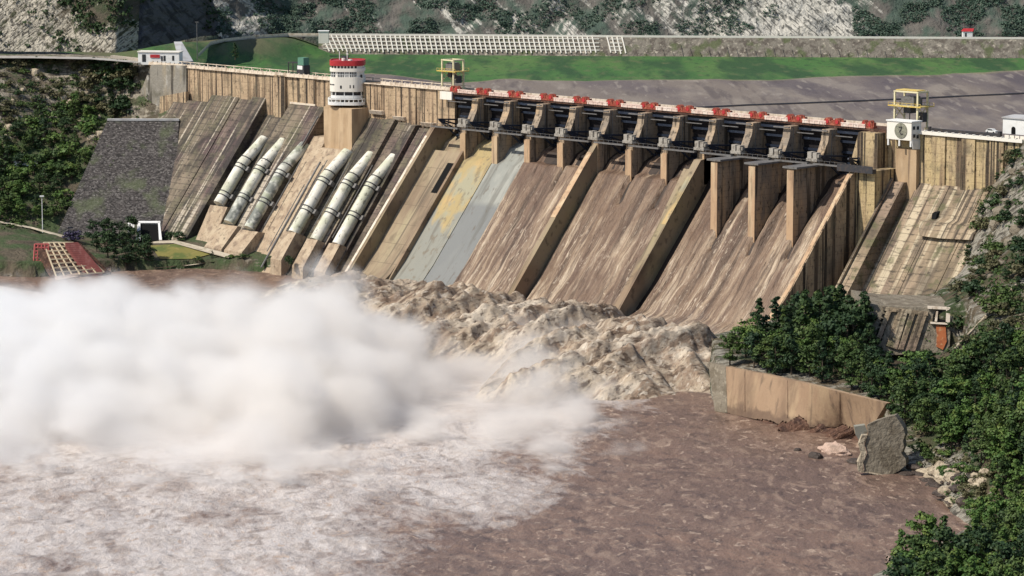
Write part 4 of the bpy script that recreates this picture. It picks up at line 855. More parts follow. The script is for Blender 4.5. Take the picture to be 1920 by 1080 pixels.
b.build('white_lattice', M['white'], far)['label'] = 'white painted lattice of slanted ribs on the embankment slope'
b = MB()
rs = random.Random(5)
for k in range(46):
    b = MB(); a_ = Lf+2+k*4.6; t0 = rs.uniform(.3, .6); b.bar(p_+uf*a_+sl_*t0-FH*.05+ZV*.05, p_+uf*(a_+1.2)+sl_*.86, .13); b.build('bare_rib', M['riprap'], far)
gp = on(607, 80, z=-2.); gh = empty('gate_house', gp, 'white square gate house where the embankment crest begins', 'building')
b = MB(); b.obox(gp+ZV*2.8, RV*2.5, FH*2.5, ZV*3.0); b.build('wall', M['white'], gh); b = MB(); b.obox(gp+ZV*5.95, RV*2.8, FH*2.8, ZV*.14); b.build('roof', M['white_cool'], gh)
hp = on(1815, 70, z=.8)+FH*3; hh = empty('guard_hut', hp, 'small white hut with red roof on the far embankment crest', 'hut')
b = MB(); b.obox(hp+ZV*1.4, RV*2.4, FH*2, ZV*1.5); b.build('wall', M['white_cool'], hh)
b = MB(); b.prism([hp+ZV*2.9-RV*2.8-FH*2.3, hp+ZV*2.9-RV*2.8+FH*2.3, hp+ZV*4.3-RV*2.0], RV*5.4); b.build('roof', M['red'], hh)
b = MB(); b.obox(hp+ZV*1.1-FH*2.02-RV*1.0, RV*.45, FH*.05, ZV*1.0); b.build('door', M['glass'], hh)
b = MB(); RD = [(600, 66.5), (540, 66.5), (470, 71), (420, 76.5), (395, 82), (372, 104)]
pts = [on(px, py, z=.1 if py < 100 else 1.) for px, py in RD]
for p_, q_ in zip(pts[:-1], pts[1:]): b.prism([p_, q_, q_+FH*7, p_+FH*7], (0, 0, -.6))
tag(b.build('reservoir_road', M['road']), kind='structure')
rp = empty('road_parapet', pts[2], 'pale curved parapet edging the road above the grassy bank', 'parapet'); b = MB()
for p_, q_ in zip(pts[:-1], pts[1:]): b.prism([p_, q_, q_+ZV*1.1, p_+ZV*1.1], FH*.5)
b.build('parapet_wall', M['parapet'], rp)
# floating boom on the silt
b = MB(); bp = [on(px, py, z=-8.8) for px, py in ((1290, 203), (1400, 197.5), (1500, 194), (1600, 190), (1700, 186), (1800, 181), (1930, 175))]
for p_, q_ in zip(bp[:-1], bp[1:]): b.bar(p_, q_, .55, 6)
tag(b.build('floating_boom', M['steel_dark']), 'thin dark floating boom stretched across the silted reservoir', 'boom')
# right end house and car
hp = on(1880, 250, z=.8); hs = empty('crest_house', hp, 'white house with grey flat roof at the right end of the crest', 'house')
b = MB(); b.prism([hp, hp+np.array([10, 0, 0]), hp+np.array([10, 7, 0]), hp+np.array([0, 7, 0])], (0, 0, 5.4)); b.build('wall', M['white_cool'], hs)
b = MB(); b.prism([hp+np.array([-.4, -.4, 5.4]), hp+np.array([10.4, -.4, 5.4]), hp+np.array([10.4, 7.4, 5.9]), hp+np.array([-.4, 7.4, 5.9])], (0, 0, .4)); b.build('roof', M['ramp'], hs)
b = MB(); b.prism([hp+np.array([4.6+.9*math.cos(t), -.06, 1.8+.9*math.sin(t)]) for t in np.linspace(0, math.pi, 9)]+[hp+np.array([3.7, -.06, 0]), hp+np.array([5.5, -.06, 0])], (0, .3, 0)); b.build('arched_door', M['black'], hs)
cp = on(1857, 250, z=.4); cr_ = empty('parked_car', cp, 'small white car parked on the crest beside the white house', 'car')
b = MB(); b.prism([cp+np.array(q) for q in ((-2.1, 0, .4), (2.1, 0, .4), (2.1, 0, .95), (1.2, 0, 1.0), (.7, 0, 1.55), (-1.2, 0, 1.55), (-1.9, 0, 1.0), (-2.1, 0, .95))], (0, 1.7, 0)); b.build('body', M['white_cool'], cr_)
b = MB(); b.prism([cp+np.array(q) for q in ((-1.5, -.02, 1.02), (1.0, -.02, 1.02), (.6, -.02, 1.48), (-1.1, -.02, 1.48))], (0, .04, 0)); b.build('side_window', M['glass'], cr_)
for dx in (-1.3, 1.3): b = MB(); b.bar(cp+np.array([dx, -.05, .35]), cp+np.array([dx, .2, .35]), .35, 10); b.build('wheel', M['steel_dark'], cr_)
bw = empty('crest_barrier', (130, 6, .3), 'low dark barrier along the crest road right of the yellow crane', 'barrier'); b = MB(); b.box(127, 157, 5.6, 6.2, .3, 2.0); b.box(126.6, 127.4, 5.4, 6.4, .3, 2.4); b.box(157, 157.9, 5.2, 6.6, .3, 2.8); b.build('barrier_wall', M['steel_dark'], bw)
b = MB()
for k in range(8): b.box(159+2.2*k, 160.8+2.2*k, 6.5, 6.9, .3, 1.7)
tag(b.build('white_railing', M['white']), 'white block railing on the crest in front of the white house', 'railing')

# ------------------------------------------------------------------ right bank: training wall, ruins, rocks
tops = [on(px, py, z=-60.) for px, py in ((1328, 679), (1372, 690), (1440, 703), (1500, 716), (1580, 736), (1662, 756))]
bots = [on(px, py, z=zz) for px, py, zz in ((1340, 771, -74), (1372, 776, -74), (1440, 790, -73.5), (1500, 799, -73), (1580, 800, -72), (1622, 822, -73))]
tw = empty('river_training_wall', (np.array(tops[0])+bots[-1])/2, 'long orange brown battered concrete wall with a ragged undercut foot on the right bank', 'wall')
nW = np.array([-.15, -.97, .25]); nW = np.array([-(tops[-1]-tops[0])[1], (tops[-1]-tops[0])[0], 0]); nW /= np.linalg.norm(nW)   # towards the bank
if nW[1] < 0: nW = -nW
tp_ = np.array(tops); bt_ = np.array(bots); n = 420; tt = np.linspace(0, 1, n); sg = np.linspace(0, 1, len(tops))
TP = np.stack([np.interp(tt, sg, tp_[:, k]) for k in range(3)], -1); BT = np.stack([np.interp(tt, sg, bt_[:, k]) for k in range(3)], -1)
rag = np.clip(fbm(np.stack([tt*9, tt*0, tt*0], -1), 3, 5)*7+1.0+3.2*fbm(np.stack([tt*26, tt*0, tt*0], -1), 5, 6, .6)+1.2*np.round(2*fbm(np.stack([tt*15, tt*0+4, tt*0], -1), 2, 16)*3)/2, -.3, 5.2)*np.clip((tt-.08)*6, 0, 1)*(.35+.85*sstep(.25, .6, tt)); BT = BT+(TP-BT)*(rag/14)[:, None]
m0 = 63
def wallmesh(sl):
    b = MB(); a_, c_ = TP[sl], BT[sl]; k_ = len(a_); q = [a_+nW*1.6, a_, c_, c_+nW*3.2]
    V = np.concatenate(q); b.add(V, [(r*k_+i, (r+1)*k_+i, (r+1)*k_+i+1, r*k_+i+1) for r in range(3) for i in range(k_-1)]+[(0, k_, 2*k_, 3*k_), (k_-1, 4*k_-1, 3*k_-1, 2*k_-1)]); return b
wallmesh(slice(m0, n)).build('wall_face', M['orange_wall'], tw)
wallmesh(slice(0, m0)).build('end_panel', M['slab'], tw)['label'] = 'greyer upstream end panel of the wall'
b = MB()
for k in (115, 220, 330):
    b.bar(TP[k]-nW*.06-ZV*.3, TP[k]*.1+BT[k]*.9-nW*.06+ZV*.2, .09)
b.build('wall_joint', M['soil'], tw)
b = MB()                                           # eroded earth behind the undercut foot
P3 = np.stack([BT+nW*a_+ZV*z_ for a_, z_ in ((3.2, 5.5), (2.4, 2.0), (.6, -.6), (-3.2, -1.6), (-7.5, -3.6))]); P3 = P3+np.stack([0*P3[..., 0], 1.6*fbm(P3/4, 4, 8)*np.array([0, .6, 1.6, 2.2, 1.6])[:, None]*2, 2.2*fbm(P3/3, 4, 9)], -1); b.grid(P3[:, m0-4:]); tag(b.build('eroded_bank', M['soil'], smooth=True), kind='structure')
def rock(name, c, r, mat, label=None, cat='rock', group=None, seed=0, flat=1.):
    bm = bmesh.new(); bmesh.ops.create_icosphere(bm, subdivisions=3, radius=1)
    P = np.array([v.co for v in bm.verts]); d = np.round((P+.37*np.sin(P*3.1+seed))*1.7)/1.7; P2 = P*.62+d*.32
    P2 = P2*(1+.35*fbm(P*1.7+seed*3.3, 3, seed)[:, None])*np.array(r); P2[:, 2] *= flat
    for v, q in zip(bm.verts, P2): v.co = q
    me = bpy.data.meshes.new(name); bm.to_mesh(me); bm.free(); me.materials.append(mat); o = bpy.data.objects.new(name, me); COL.objects.link(o); o.location = tuple(map(float, c)); return tag(o, label, cat, group)
def slabob(name, poly_px, z, thick, mat, label, cat, tilt=None, lift=0):
    c = on(*poly_px[0], z=z); d0 = (c-CAM)@FH
    pts = []
    for px, py in poly_px:
        d = ray(px, py); t = (d0+(tilt(px, py) if tilt else 0))/(d@FH); pts.append(CAM+d*t)
    b = MB(); b.prism(pts, thick); o = b.build(name, mat); return tag(o, label, cat)
sb = [(1625, 797), (1640, 790), (1664, 782), (1678, 779), (1687, 791), (1694, 802), (1697, 815), (1693, 826), (1695, 838), (1690, 850), (1698, 861), (1699, 872), (1684, 884), (1668, 892), (1640, 886), (1621, 884), (1619, 866), (1626, 850), (1621, 832), (1628, 815)]
c_ = on(1640, 890, z=-74.)
d0 = (c_-CAM)@FH; pts = []
for px, py in sb: d = ray(px, py); pts.append(CAM+d*((d0+(890-py)*.035+(px-1650)*.02)/(d@FH)))
o = empty('broken_wall_slab', c_, 'big broken grey concrete slab leaning at the end of the training wall', 'slab')
b = MB(); b.prism(pts, FH*3.2+RV*1.2); b.build('slab', M['slab'], o)
b = MB(); b.prism([q+(-RV*1.8-FH*.8) for q in pts[-7:]]+[q-RV*.2-FH*.5 for q in pts[-7:][::-1]], FH*2); b.build('broken_rim', M['pale_rock'], o)
cr0 = on(1612, 832, z=-73.); b = MB(); b.prism([CAM+ray(*q)*(((cr0-CAM)@FH)/(ray(*q)@FH)) for q in ((1602, 800), (1622, 797), (1627, 810), (1622, 822), (1612, 828), (1606, 818))], FH*2.5)
b.build('hanging_remnant', M['ochre'], tw)['label'] = 'yellow torn remnant hanging from the wall end'
rock('boulder', on(1566, 846, z=-73.4), (6.2, 3.2, 3.2), M['pink_rock'], 'large pale pink boulder in the water below the training wall', seed=3)
rock('boulder', on(1528, 858, z=-74), (2.6, 1.8, 1.7), M['dark_rock'], 'dark wet rounded rock just left of the pink boulder', seed=5)
rock('boulder', on(1496, 845, z=-74), (1.2, 1.0, 1.0), M['dark_rock'], 'small dark rock farthest left in the water below the wall', seed=7)
rock('boulder', on(1605, 868, z=-74), (3.2, 2.2, 1.6), M['dark_rock'], 'low dark rock between the pink boulder and the broken slab', seed=8)
rk = random.Random(12); k = 0
for px, py in [(rk.uniform(1700, 1815), rk.uniform(868, 945)) for _ in range(70)]+[(rk.uniform(1735, 1850), rk.uniform(855, 915)) for _ in range(60)]:
    if py < 868+(px-1700)*.1 or py > 893+(px-1700)*.66: continue
    h = hit(px, py, ['right_bank_ground']);
    if h is None: continue
    s_ = rk.choice([.7, .9, 1.2, 1.7, 2.2]); rock('shore_rock', h[0], (s_*1.3, s_, s_*.7), M['pale_rock'] if rk.random() < .8 else M['dark_rock'], 'pale angular rock among the rubble on the right shore' , 'rock', 'rubble rocks along the right shore', seed=k % 9); k += 1
for o_ in [q for q in COL.objects if q.name.startswith('shore_rock') and q.data.materials[0] == M['dark_rock']]: o_['label'] = 'dark angular rock among the rubble on the right shore'
for px, py in [(1715, 880), (1740, 905), (1770, 930), (1725, 893), (1755, 915), (1700, 893), (1785, 945)]:
    h = hit(px, py-4, ['right_bank_ground', 'river_water']); o_ = rock('wet_rock', h[0], (3.2, 2.4, .9), M['dark_rock'], 'low wet dark rock at the waterline of the right shore', 'rock', 'wet rocks at the right waterline', seed=px % 9)

# ruined concrete block set in the right hillside
bz = -57.; c0 = on(1640, 648, z=bz); D0 = (c0-CAM)@FH-15
def rp_(px, py, back=0.): d = ray(px, py); return CAM+d*((D0+(650-py)*.06+back)/(d@FH))
ru = empty('ruined_adit_block', c0, 'pale ribbed concrete block with dark arched niche and orange stain in the right hillside', 'ruin')
b = MB(); b.prism([rp_(*q) for q in ((1612, 566), (1660, 574), (1784, 578), (1780, 660), (1630, 668), (1608, 640))], FH*26); b.build('block', M['slab'], ru)
b = MB()
for q in (((1663, 582), (1672, 582), (1650, 640), (1641, 640)), ((1684, 585), (1702, 585), (1682, 655), (1662, 648)), ((1706, 588), (1716, 588), (1694, 655), (1684, 655)), ((1722, 590), (1738, 590), (1716, 658), (1698, 658)), ((1655, 575), (1740, 585), (1740, 592), (1655, 582))): b.prism([rp_(*r_, -.9) for r_ in q], FH*1.5)
b.build('rib', M['face_right'], ru)
b = MB()
for k in range(6): b.prism([rp_(*r_, -.4) for r_ in ((1655-k*2.6, 588+k*9), (1668-k*2.6, 590+k*9), (1666-k*2.6, 595+k*9), (1653-k*2.6, 593+k*9))], FH*.5)
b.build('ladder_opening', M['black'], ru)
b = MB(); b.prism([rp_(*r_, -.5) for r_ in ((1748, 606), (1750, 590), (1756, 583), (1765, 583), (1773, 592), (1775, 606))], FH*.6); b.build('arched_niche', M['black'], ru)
b = MB()
for q in (((1745, 604), (1780, 606), (1780, 609), (1745, 607)), ((1774, 576), (1782, 578), (1781, 606), (1774, 604)), ((1740, 574), (1782, 577), (1782, 581), (1740, 579)), ((1756, 584), (1759, 584), (1757, 603), (1753, 603))): b.prism([rp_(*r_, -1.1) for r_ in q], FH*1)
b.build('niche_frame', M['parapet'], ru)
b = MB(); b.prism([rp_(*r_, -.45) for r_ in ((1755, 610), (1773, 611), (1775, 640), (1768, 656), (1756, 650), (1757, 630))], FH*.6); b.build('stain_panel', M['rust'], ru)
b = MB(); h1, h2 = hit(1790, 660, ['right_bank_ground'])[0], hit(1905, 540, ['right_bank_ground'])[0]
q = [hit(1790+(1905-1790)*t, 660+(540-660)*t, ['right_bank_ground'])[0]+ZV*.9 for t in np.linspace(0, 1, 7)]
for p_, r_ in zip(q[:-1], q[1:]): b.bar(p_, r_, .5, 6)
tag(b.build('hillside_pipe', M['pale_rock']), 'pale pipe running diagonally up the right hillside beside the ruin', 'pipe')

# ------------------------------------------------------------------ left bank: slope grids, lawn, path, lamp
def quadp(q, s_, t_): return (q[0]*(1-s_)+q[1]*s_)*(1-t_)+(q[3]*(1-s_)+q[2]*s_)*t_
G1 = [on(82, 456, z=-61.), on(138, 456, z=-61.), on(196, 512, z=-73.), on(106, 520, z=-73.5)]
G2 = [on(66, 457, z=-61.), on(92, 457, z=-61.), on(90, 489, z=-68.), on(64, 489, z=-68.)]
rg = empty('slope_grid', G1[0], 'red and cream painted concrete grid paving the river bank at the far left', 'embankment')
def gridmesh(q, ns, nt, r, lift=.5):
    b = MB(); nn = np.cross(q[1]-q[0], q[3]-q[0]); nn /= np.linalg.norm(nn); nn = nn if nn[2] > 0 else -nn
    for i in range(ns+1): b.bar(quadp(q, i/ns, 0)+nn*lift, quadp(q, i/ns, 1)+nn*lift, r)
    for j in range(nt+1): b.bar(quadp(q, 0, j/nt)+nn*lift, quadp(q, 1, j/nt)+nn*lift, r)
    return b
b = MB(); b.prism([G2[0], on(150, 455, z=-61.), on(208, 511, z=-73.2), on(102, 522, z=-74.)], (0, 0, -3)); b.build('slope_bed', M['soil'], rg)
gridmesh(G1, 6, 8, .34).build('cream_grid', M['cream_grid'], rg); gridmesh(G2, 4, 5, .36, .8).build('red_grid', M['pink'], rg)
b = MB(); b.prism([on(122, 455, z=-60.3), on(146, 454, z=-60.3), on(192, 508, z=-72), on(160, 509, z=-72)], (0, 0, -2.)); b.build('stair_strip', M['red_brown'], rg)
b = MB(); b.prism([on(103, 519, z=-72.9), on(170, 507, z=-71.9), on(208, 500, z=-71.9), on(208, 508, z=-73.4), on(150, 517, z=-73.4), on(106, 526, z=-73.8)], (0, 0, -3)); b.build('landing', M['pink_rock'], rg)
for z_, q, mt, nm in ((.35, ((282, 462), (340, 458), (395, 478), (360, 487), (300, 487)), 'lawn', 'lawn'), (.6, ((275, 455), (330, 453), (436, 480), (428, 487), (325, 458.5), (275, 459)), 'path', 'path'), (.5, ((285, 505), (360, 497), (430, 490), (395, 494.5), (330, 503)), 'path', 'path'), (.6, ((0, 417), (60, 428), (128, 446), (126, 450), (58, 431), (0, 420)), 'path', 'path')):
    pts = []
    for px, py in q:
        h = hit(px, py, ['left_bank_ground']); pts.append((h[0] if h is not None else on(px, py, z=-68.))+ZV*z_)
    b = MB(); b.add(pts, [tuple(range(len(pts)))]); tag(b.build(nm, M[mt]), kind='structure')
h = hit(80, 436, ['left_bank_ground']); lp = h[0] if h is not None else on(80, 436, z=-62.)
lm = empty('lamp_post', lp, 'tall pale lamp post above the painted bank grid', 'lamp post'); b = MB(); b.bar(lp, lp+ZV*15.5, .22, 6, .14); b.build('pole', M['white_cool'], lm)
b = MB(); b.obox(lp+ZV*15.6, RV*.9, FH*.4, ZV*.25); b.build('lamp_head', M['white_cool'], lm)
b = MB(); q = [hit(px, py, ['left_bank_ground']) for px, py in ((26, 308), (70, 309), (70, 313), (28, 315))]
if all(q): b.prism([r_[0]+ZV*1.6 for r_ in q], (0, 0, -1)); tag(b.build('roof_slab', M['white_cool']), 'small pale flat roof among the trees of the left slope', 'roof')

# ------------------------------------------------------------------ churning water at the foot of the chutes
xs_ = np.arange(-112, 160, .6); vs_ = np.arange(-6, 150, .6); XX, VV = np.meshgrid(xs_, vs_)
lip = np.interp(XX, [-112, 36, 60, 108, 160], [-63, -63, -70, -84, -96]); YY = lip-VV
arc = np.interp(VV, [-6, 0, 8, 20, 36, 60, 85, 110, 150], [-75.5, -72.6, -68.6, -65.6, -64.8, -66.4, -69.6, -73.6, -78])
jet = .5+.5*np.cos(2*math.pi*(XX+VV*.10-8)/27.)+.35*np.cos(2*math.pi*(XX-3)/11.3)
env = sstep(-110, -78, XX)*sstep(146, 112, XX+VV*.12+22*fbm(np.stack([VV/11, XX/30, XX*0], -1), 4, 47))*np.interp(XX, [-98, -66], [.3, 1])
end = 96+26*np.sin(XX/13.)+30*fbm(np.stack([XX/15, XX*0, XX*0], -1), 3, 44)
pk = np.clip(VV/14, 0, 1)*np.clip((end-VV)/26, 0, 1)
q3 = np.stack([XX+YY*.12, YY*.42, XX*0], -1)
rid = 1-np.abs(fbm(q3/9, 3, 21))*4; lump = 1-np.abs(fbm(np.stack([XX, YY*.7, XX*0], -1)/7, 4, 26))*5
H = arc+3.2*env*sstep(60, 112, XX)*np.clip(1-np.abs(VV-26)/44, 0, 1)+env*pk*(4.6*(jet-.4)+4.2*fbm(q3/12, 4, 20)+1.4*rid+2.0*lump+3.4*fbm(q3/4.0, 4, 22)+1.8*fbm(q3/1.3, 3, 24))-5*(1-pk)*sstep(40, 80, VV)
H = H-(1-env)**1.5*9
P3 = np.stack([XX+env*pk*2.2*fbm(q3/5, 3, 30), YY+env*pk*2.2*fbm(q3/5, 3, 34), H], -1)
terrain('churning_water', P3[:, ::-1], M['foam'], smooth=True)

# ------------------------------------------------------------------ trees and shrubs
def leaves(b, c, n, r, size, rs, up=.3):
    """n small leaf-clump faces round a centre, facing roughly outward"""
    D = rs.normal(size=(n, 3)); D /= np.linalg.norm(D, axis=1)[:, None]; D[:, 2] = np.abs(D[:, 2])*.7+D[:, 2]*.3
    C = np.array(c)+D*np.array(r)*(rs.uniform(.45, 1.05, n)[:, None])
    N = D+rs.normal(size=(n, 3))*.55+np.array([0, 0, up]); N /= np.linalg.norm(N, axis=1)[:, None]
    A = np.cross(N, rs.normal(size=(n, 3))); A /= np.linalg.norm(A, axis=1)[:, None]; B = np.cross(N, A)
    s_ = rs.uniform(.6, 1.2, n)[:, None]*size; e = rs.uniform(.5, .9, n)[:, None]
    q = np.stack([C-A*s_, C-B*s_*e, C+A*s_*rs.uniform(.7, 1.2, n)[:, None], C+B*s_*e], 1).reshape(-1, 3)
    o = len(b.v); b.v += q.tolist(); b.f += [(o+4*k, o+4*k+1, o+4*k+2, o+4*k+3) for k in range(n)]; b.mi += [0]*n
def make_tree(kind, seed, leafmat, label, group):
    rs = np.random.default_rng(seed); t = empty('tree', (0, 0, 0), label, 'tree', group); tb = MB(); cb_ = MB(); H_ = 10.
    if kind == 'broad':
        tb.bar((0, 0, -.8), (.2, .1, 4.2), .28, 7, .18); tb.bar((.2, .1, 4.2), (.1, .3, 7.5), .18, 6, .06)
        for k in range(26):
            a_ = rs.uniform(0, 6.28); z = rs.uniform(1.5, 8.8); rr = rs.uniform(.4, 3.3)*math.sqrt(max(.08, 1-((z-4.8)/4.6)**2)); c = np.array([rr*math.cos(a_), rr*math.sin(a_), z])
            if k % 3 == 0: tb.bar((.15, .15, min(z*.7, 5.5)), c, .1, 5, .03)
            leaves(cb_, c, 62, rs.uniform(1.0, 1.75)*np.array([1, 1, .85]), .36, rs)
    elif kind == 'tall':
        tb.bar((0, 0, -.8), (0, .1, 9.), .25, 7, .05)
        for k in range(24):
            z = .9+9*k/24.; a_ = rs.uniform(0, 6.28); rr = rs.uniform(.15, 1.)*(2.7*(1-(z-.9)/9.3)**.85+.1); c = np.array([rr*math.cos(a_), rr*math.sin(a_), z])
            if k % 4 == 0: tb.bar((0, 0, z*.9), c, .08, 5, .03)
            leaves(cb_, c, 56, rs.uniform(.7, 1.25)*np.array([1, 1, .9])*(1.25-.75*z/10), .32, rs)
    else:
        tb.bar((0, 0, -.6), (0, 0, 1.6), .16, 6, .08)
        for k in range(12):
            a_ = rs.uniform(0, 6.28); rr = rs.uniform(.2, 2.6); c = np.array([rr*math.cos(a_), rr*math.sin(a_), rs.uniform(.6, 2.8)*(1-rr/5.5)])
            tb.bar((0, 0, .3), c, .07, 4, .03); leaves(cb_, c, 42, rs.uniform(.8, 1.3)*np.array([1, 1, .75]), .33, rs)
    tb.build('trunk', M['bark'], t); cb_.build('crown', leafmat, t); return t
PROTO = []
def place(px, py, surf, height, kind, mat, label, group, rs):
    h = hit(px, py, surf)
    if h is None or h[0][2] < WZ+.4: return None
    key = (kind, mat, rs.randrange(2 if kind == 'bush' else 3)); base = 10. if kind != 'bush' else 3.4
    src = next((q[1] for q in PROTO if q[0] == key), None); s_ = height/base
    if src is None: t = make_tree(kind, hash(key[0])*0+len(PROTO)*7+3, M[mat], label, group); PROTO.append((key, t))
    else: t = copy_tree(src)
    t.location = tuple(map(float, h[0])); t.rotation_euler = (0, 0, rs.uniform(0, 6.28)); t.scale = (s_*rs.uniform(.9, 1.2), s_*rs.uniform(.9, 1.2), s_*rs.uniform(.88, 1.12))
    t['label'] = label; t['group'] = group; t['category'] = 'bush' if kind == 'bush' else 'tree'; t.name = 'bush' if kind == 'bush' else 'tree'; return t
def inpoly(px, py, pl):
    c = False; j = len(pl)-1
    for i in range(len(pl)):
        if (pl[i][1] > py) != (pl[j][1] > py) and px < (pl[j][0]-pl[i][0])*(py-pl[i][1])/(pl[j][1]-pl[i][1])+pl[i][0]: c = not c
        j = i
    return c
def grove(poly, n, surf, hr, kinds, group, labels, seed, mind):
    rs = random.Random(seed); got = []; x0, x1 = min(q[0] for q in poly), max(q[0] for q in poly); y0, y1 = min(q[1] for q in poly), max(q[1] for q in poly)
    for _ in range(n*40):
        if len(got) >= n: break
        px, py = rs.uniform(x0, x1), rs.uniform(y0, y1)
        if not inpoly(px, py, poly) or any(abs(px-a_)+1.6*abs(py-b_) < mind for a_, b_ in got): continue
        kd, mt = rs.choice(kinds)
        if place(px, py, surf, rs.uniform(*hr), kd, mt, labels[(kd, mt)], group, rs): got.append((px, py))
RBG, LBG = ['right_bank_ground'], ['left_bank_ground']
def labs(where, kinds):
    nm = {('broad', 'leaf'): 'spreading mid green tree', ('broad', 'leaf_dark'): 'spreading dark green tree', ('tall', 'leaf_dark'): 'narrow tall dark tree', ('tall', 'leaf'): 'narrow tall mid green tree', ('broad', 'leaf_light'): 'bright yellow green spreading tree',
          ('bush', 'leaf'): 'low mid green bush', ('bush', 'leaf_light'): 'low bright green bush', ('bush', 'leaf_dry'): 'low dry olive bush', ('bush', 'leaf_dark'): 'low dark green bush', ('bush', 'leaf_purple'): 'violet flowering bush', ('tall', 'leaf_light'): 'narrow tall bright green tree'}
    return {k: nm[k]+' '+where for k in kinds}
K = [('broad', 'leaf_dark'), ('tall', 'leaf'), ('broad', 'leaf'), ('tall', 'leaf_dark'), ('tall', 'leaf_dark'), ('broad', 'leaf_light')]
grove([(1345, 690), (1380, 668), (1450, 645), (1520, 645), (1600, 690), (1660, 752), (1500, 712), (1400, 694)], 36, RBG, (9, 14), K, 'grove trees behind the training wall', labs('in the grove directly behind the training wall', K), 1, 20)
K1 = [('tall', 'leaf_dark'), ('tall', 'leaf_dark'), ('tall', 'leaf'), ('broad', 'leaf_dark')]
grove([(1415, 655), (1470, 632), (1600, 636), (1640, 690), (1560, 680), (1480, 660)], 20, RBG, (14, 20), K1, 'tall trees at the chute end wall', labs('rising beside the end wall of the last chute', K1), 2, 22)
grove([(1615, 700), (1650, 722), (1790, 726), (1830, 690), (1905, 670), (1960, 700), (1960, 890), (1890, 900), (1800, 850), (1720, 830), (1670, 765)], 92, RBG, (8.5, 13.5), K, 'trees on the right slope below the ruin', labs('on the dense right slope below the ruin', K), 3, 18)
K2 = [('broad', 'leaf'), ('broad', 'leaf_light'), ('tall', 'leaf_light'), ('broad', 'leaf_dark'), ('tall', 'leaf')]
grove([(1672, 1120), (1690, 1045), (1730, 1020), (1790, 1010), (1840, 950), (1950, 880), (1990, 1200), (1650, 1200)], 74, RBG, (8.5, 13), K2, 'foreground trees at the lower right', labs('in the foreground clump at the lower right', K2), 4, 26)
K3 = [('bush', 'leaf'), ('bush', 'leaf_dry'), ('bush', 'leaf_dark'), ('broad', 'leaf_dark')]
grove([(1790, 560), (1850, 330), (1900, 290), (1930, 300), (1930, 660), (1800, 660)], 60, RBG, (3, 6.5), K3, 'scrub on the rocky right abutment', labs('on the rocky slope right of the dam', K3), 5, 15)
K4 = [('bush', 'leaf_light'), ('bush', 'leaf_dry'), ('bush', 'leaf')]
grove([(1715, 840), (1780, 850), (1870, 880), (1860, 960), (1800, 930), (1740, 870)], 16, RBG, (2.5, 4), K4, 'bushes above the rubble shore', labs('above the rubble on the right shore', K4), 6, 24)
K5 = [('broad', 'leaf_dark'), ('broad', 'leaf'), ('tall', 'leaf'), ('bush', 'leaf'), ('bush', 'leaf_light'), ('broad', 'leaf_light')]
grove([(-10, 260), (60, 230), (150, 190), (190, 240), (160, 330), (110, 410), (60, 420), (-10, 410)], 72, LBG, (5, 9), K5, 'trees on the lower left slope', labs('on the wooded slope left of the stone wall', K5), 7, 24)
K6 = [('broad', 'leaf_dark'), ('bush', 'leaf_dark'), ('bush', 'leaf_dry')]
grove([(165, 140), (262, 132), (246, 190), (228, 222), (200, 226), (150, 195)], 26, LBG, (5, 8), K6, 'trees beside the left end of the dam', labs('beside the flared left end of the dam', K6), 8, 16)
K7 = [('bush', 'leaf_dry'), ('bush', 'leaf_dark'), ('bush', 'leaf')]
grove([(-10, 113), (250, 118), (150, 190), (60, 230), (-10, 250)], 36, LBG, (2.5, 5), K7, 'scrub below the left road', labs('on the brown slope below the left road', K7), 9, 26)
K8 = [('broad', 'leaf_dark'), ('tall', 'leaf_dark')]
grove([(150, 462), (180, 448), (245, 452), (275, 470), (290, 498), (215, 505), (195, 485)], 17, LBG, (8, 12), K8, 'dark trees at the foot of the stone wall', labs('on the river bank before the stone wall', K8), 10, 16)
rs_ = random.Random(44)
for px, py, hgt, kd, mt, lb in ((135, 452, 6.5, 'bush', 'leaf_purple', 'violet tinged bush at the lower left corner of the stone wall'), (335, 452, 5, 'bush', 'leaf_dark', 'round dark bush right of the portal opening'), (318, 450, 4, 'bush', 'leaf_dark', 'smaller dark bush touching the portal frame'),
                                (398, 484, 3.5, 'tall', 'leaf_dark', 'small pointed shrub where the pale path meets the water'), (372, 490, 2.4, 'bush', 'leaf', 'low shrub at the tip of the dry lawn'), (350, 496, 2.4, 'bush', 'leaf_dark', 'low dark shrub along the lower path edge'),
                                (455, 486, 3.0, 'bush', 'leaf', 'bush on the bank below the left penstocks'), (432, 484, 2.2, 'bush', 'leaf_light', 'light green shrub at the end of the pale path')):
    place(px, py, LBG, hgt, kd, mt, lb, 'planted shrubs near the stone wall', rs_)
t = make_tree('bush', 91, M['leaf_dark'], 'round black green bush standing between two penstock anchor blocks', 'shrubs by the water'); p = on(541, 496, a=FA-9, s=FS); t.location = tuple(map(float, p)); t.scale = (.85, .85, 1.2); t['category'] = 'bush'
t = make_tree('tall', 93, M['leaf_dark'], 'lone small dark tree on the grass behind the left crest', 'lone tree'); t.location = tuple(map(float, on(441, 110, z=-6.))); t.scale = (.9, .9, .8)
def cover(name, tname, boxes, n, size, r, mat, seed, per=13):
    """uncountable low scrub as one mass"""
    rs = np.random.default_rng(seed); b = MB(); c_ = 0
    for x0, x1, y0, y1, wgt in boxes:
        for _ in range(int(n*wgt)):
            px, py = rs.uniform(x0, x1), rs.uniform(y0, y1)
            if vnoise(np.array([px/38., py/26., 3.1]), seed) < .42: continue
            h = hit(px, py, [tname])
            if h is None or h[0][2] < WZ+1.5: continue
            f = rs.uniform(.5, 1.35); leaves(b, h[0]+ZV*r*.3*f, per, np.array([1, 1, .75])*r*f, size, rs)
    return tag(b.build(name, M[mat]), kind='stuff')
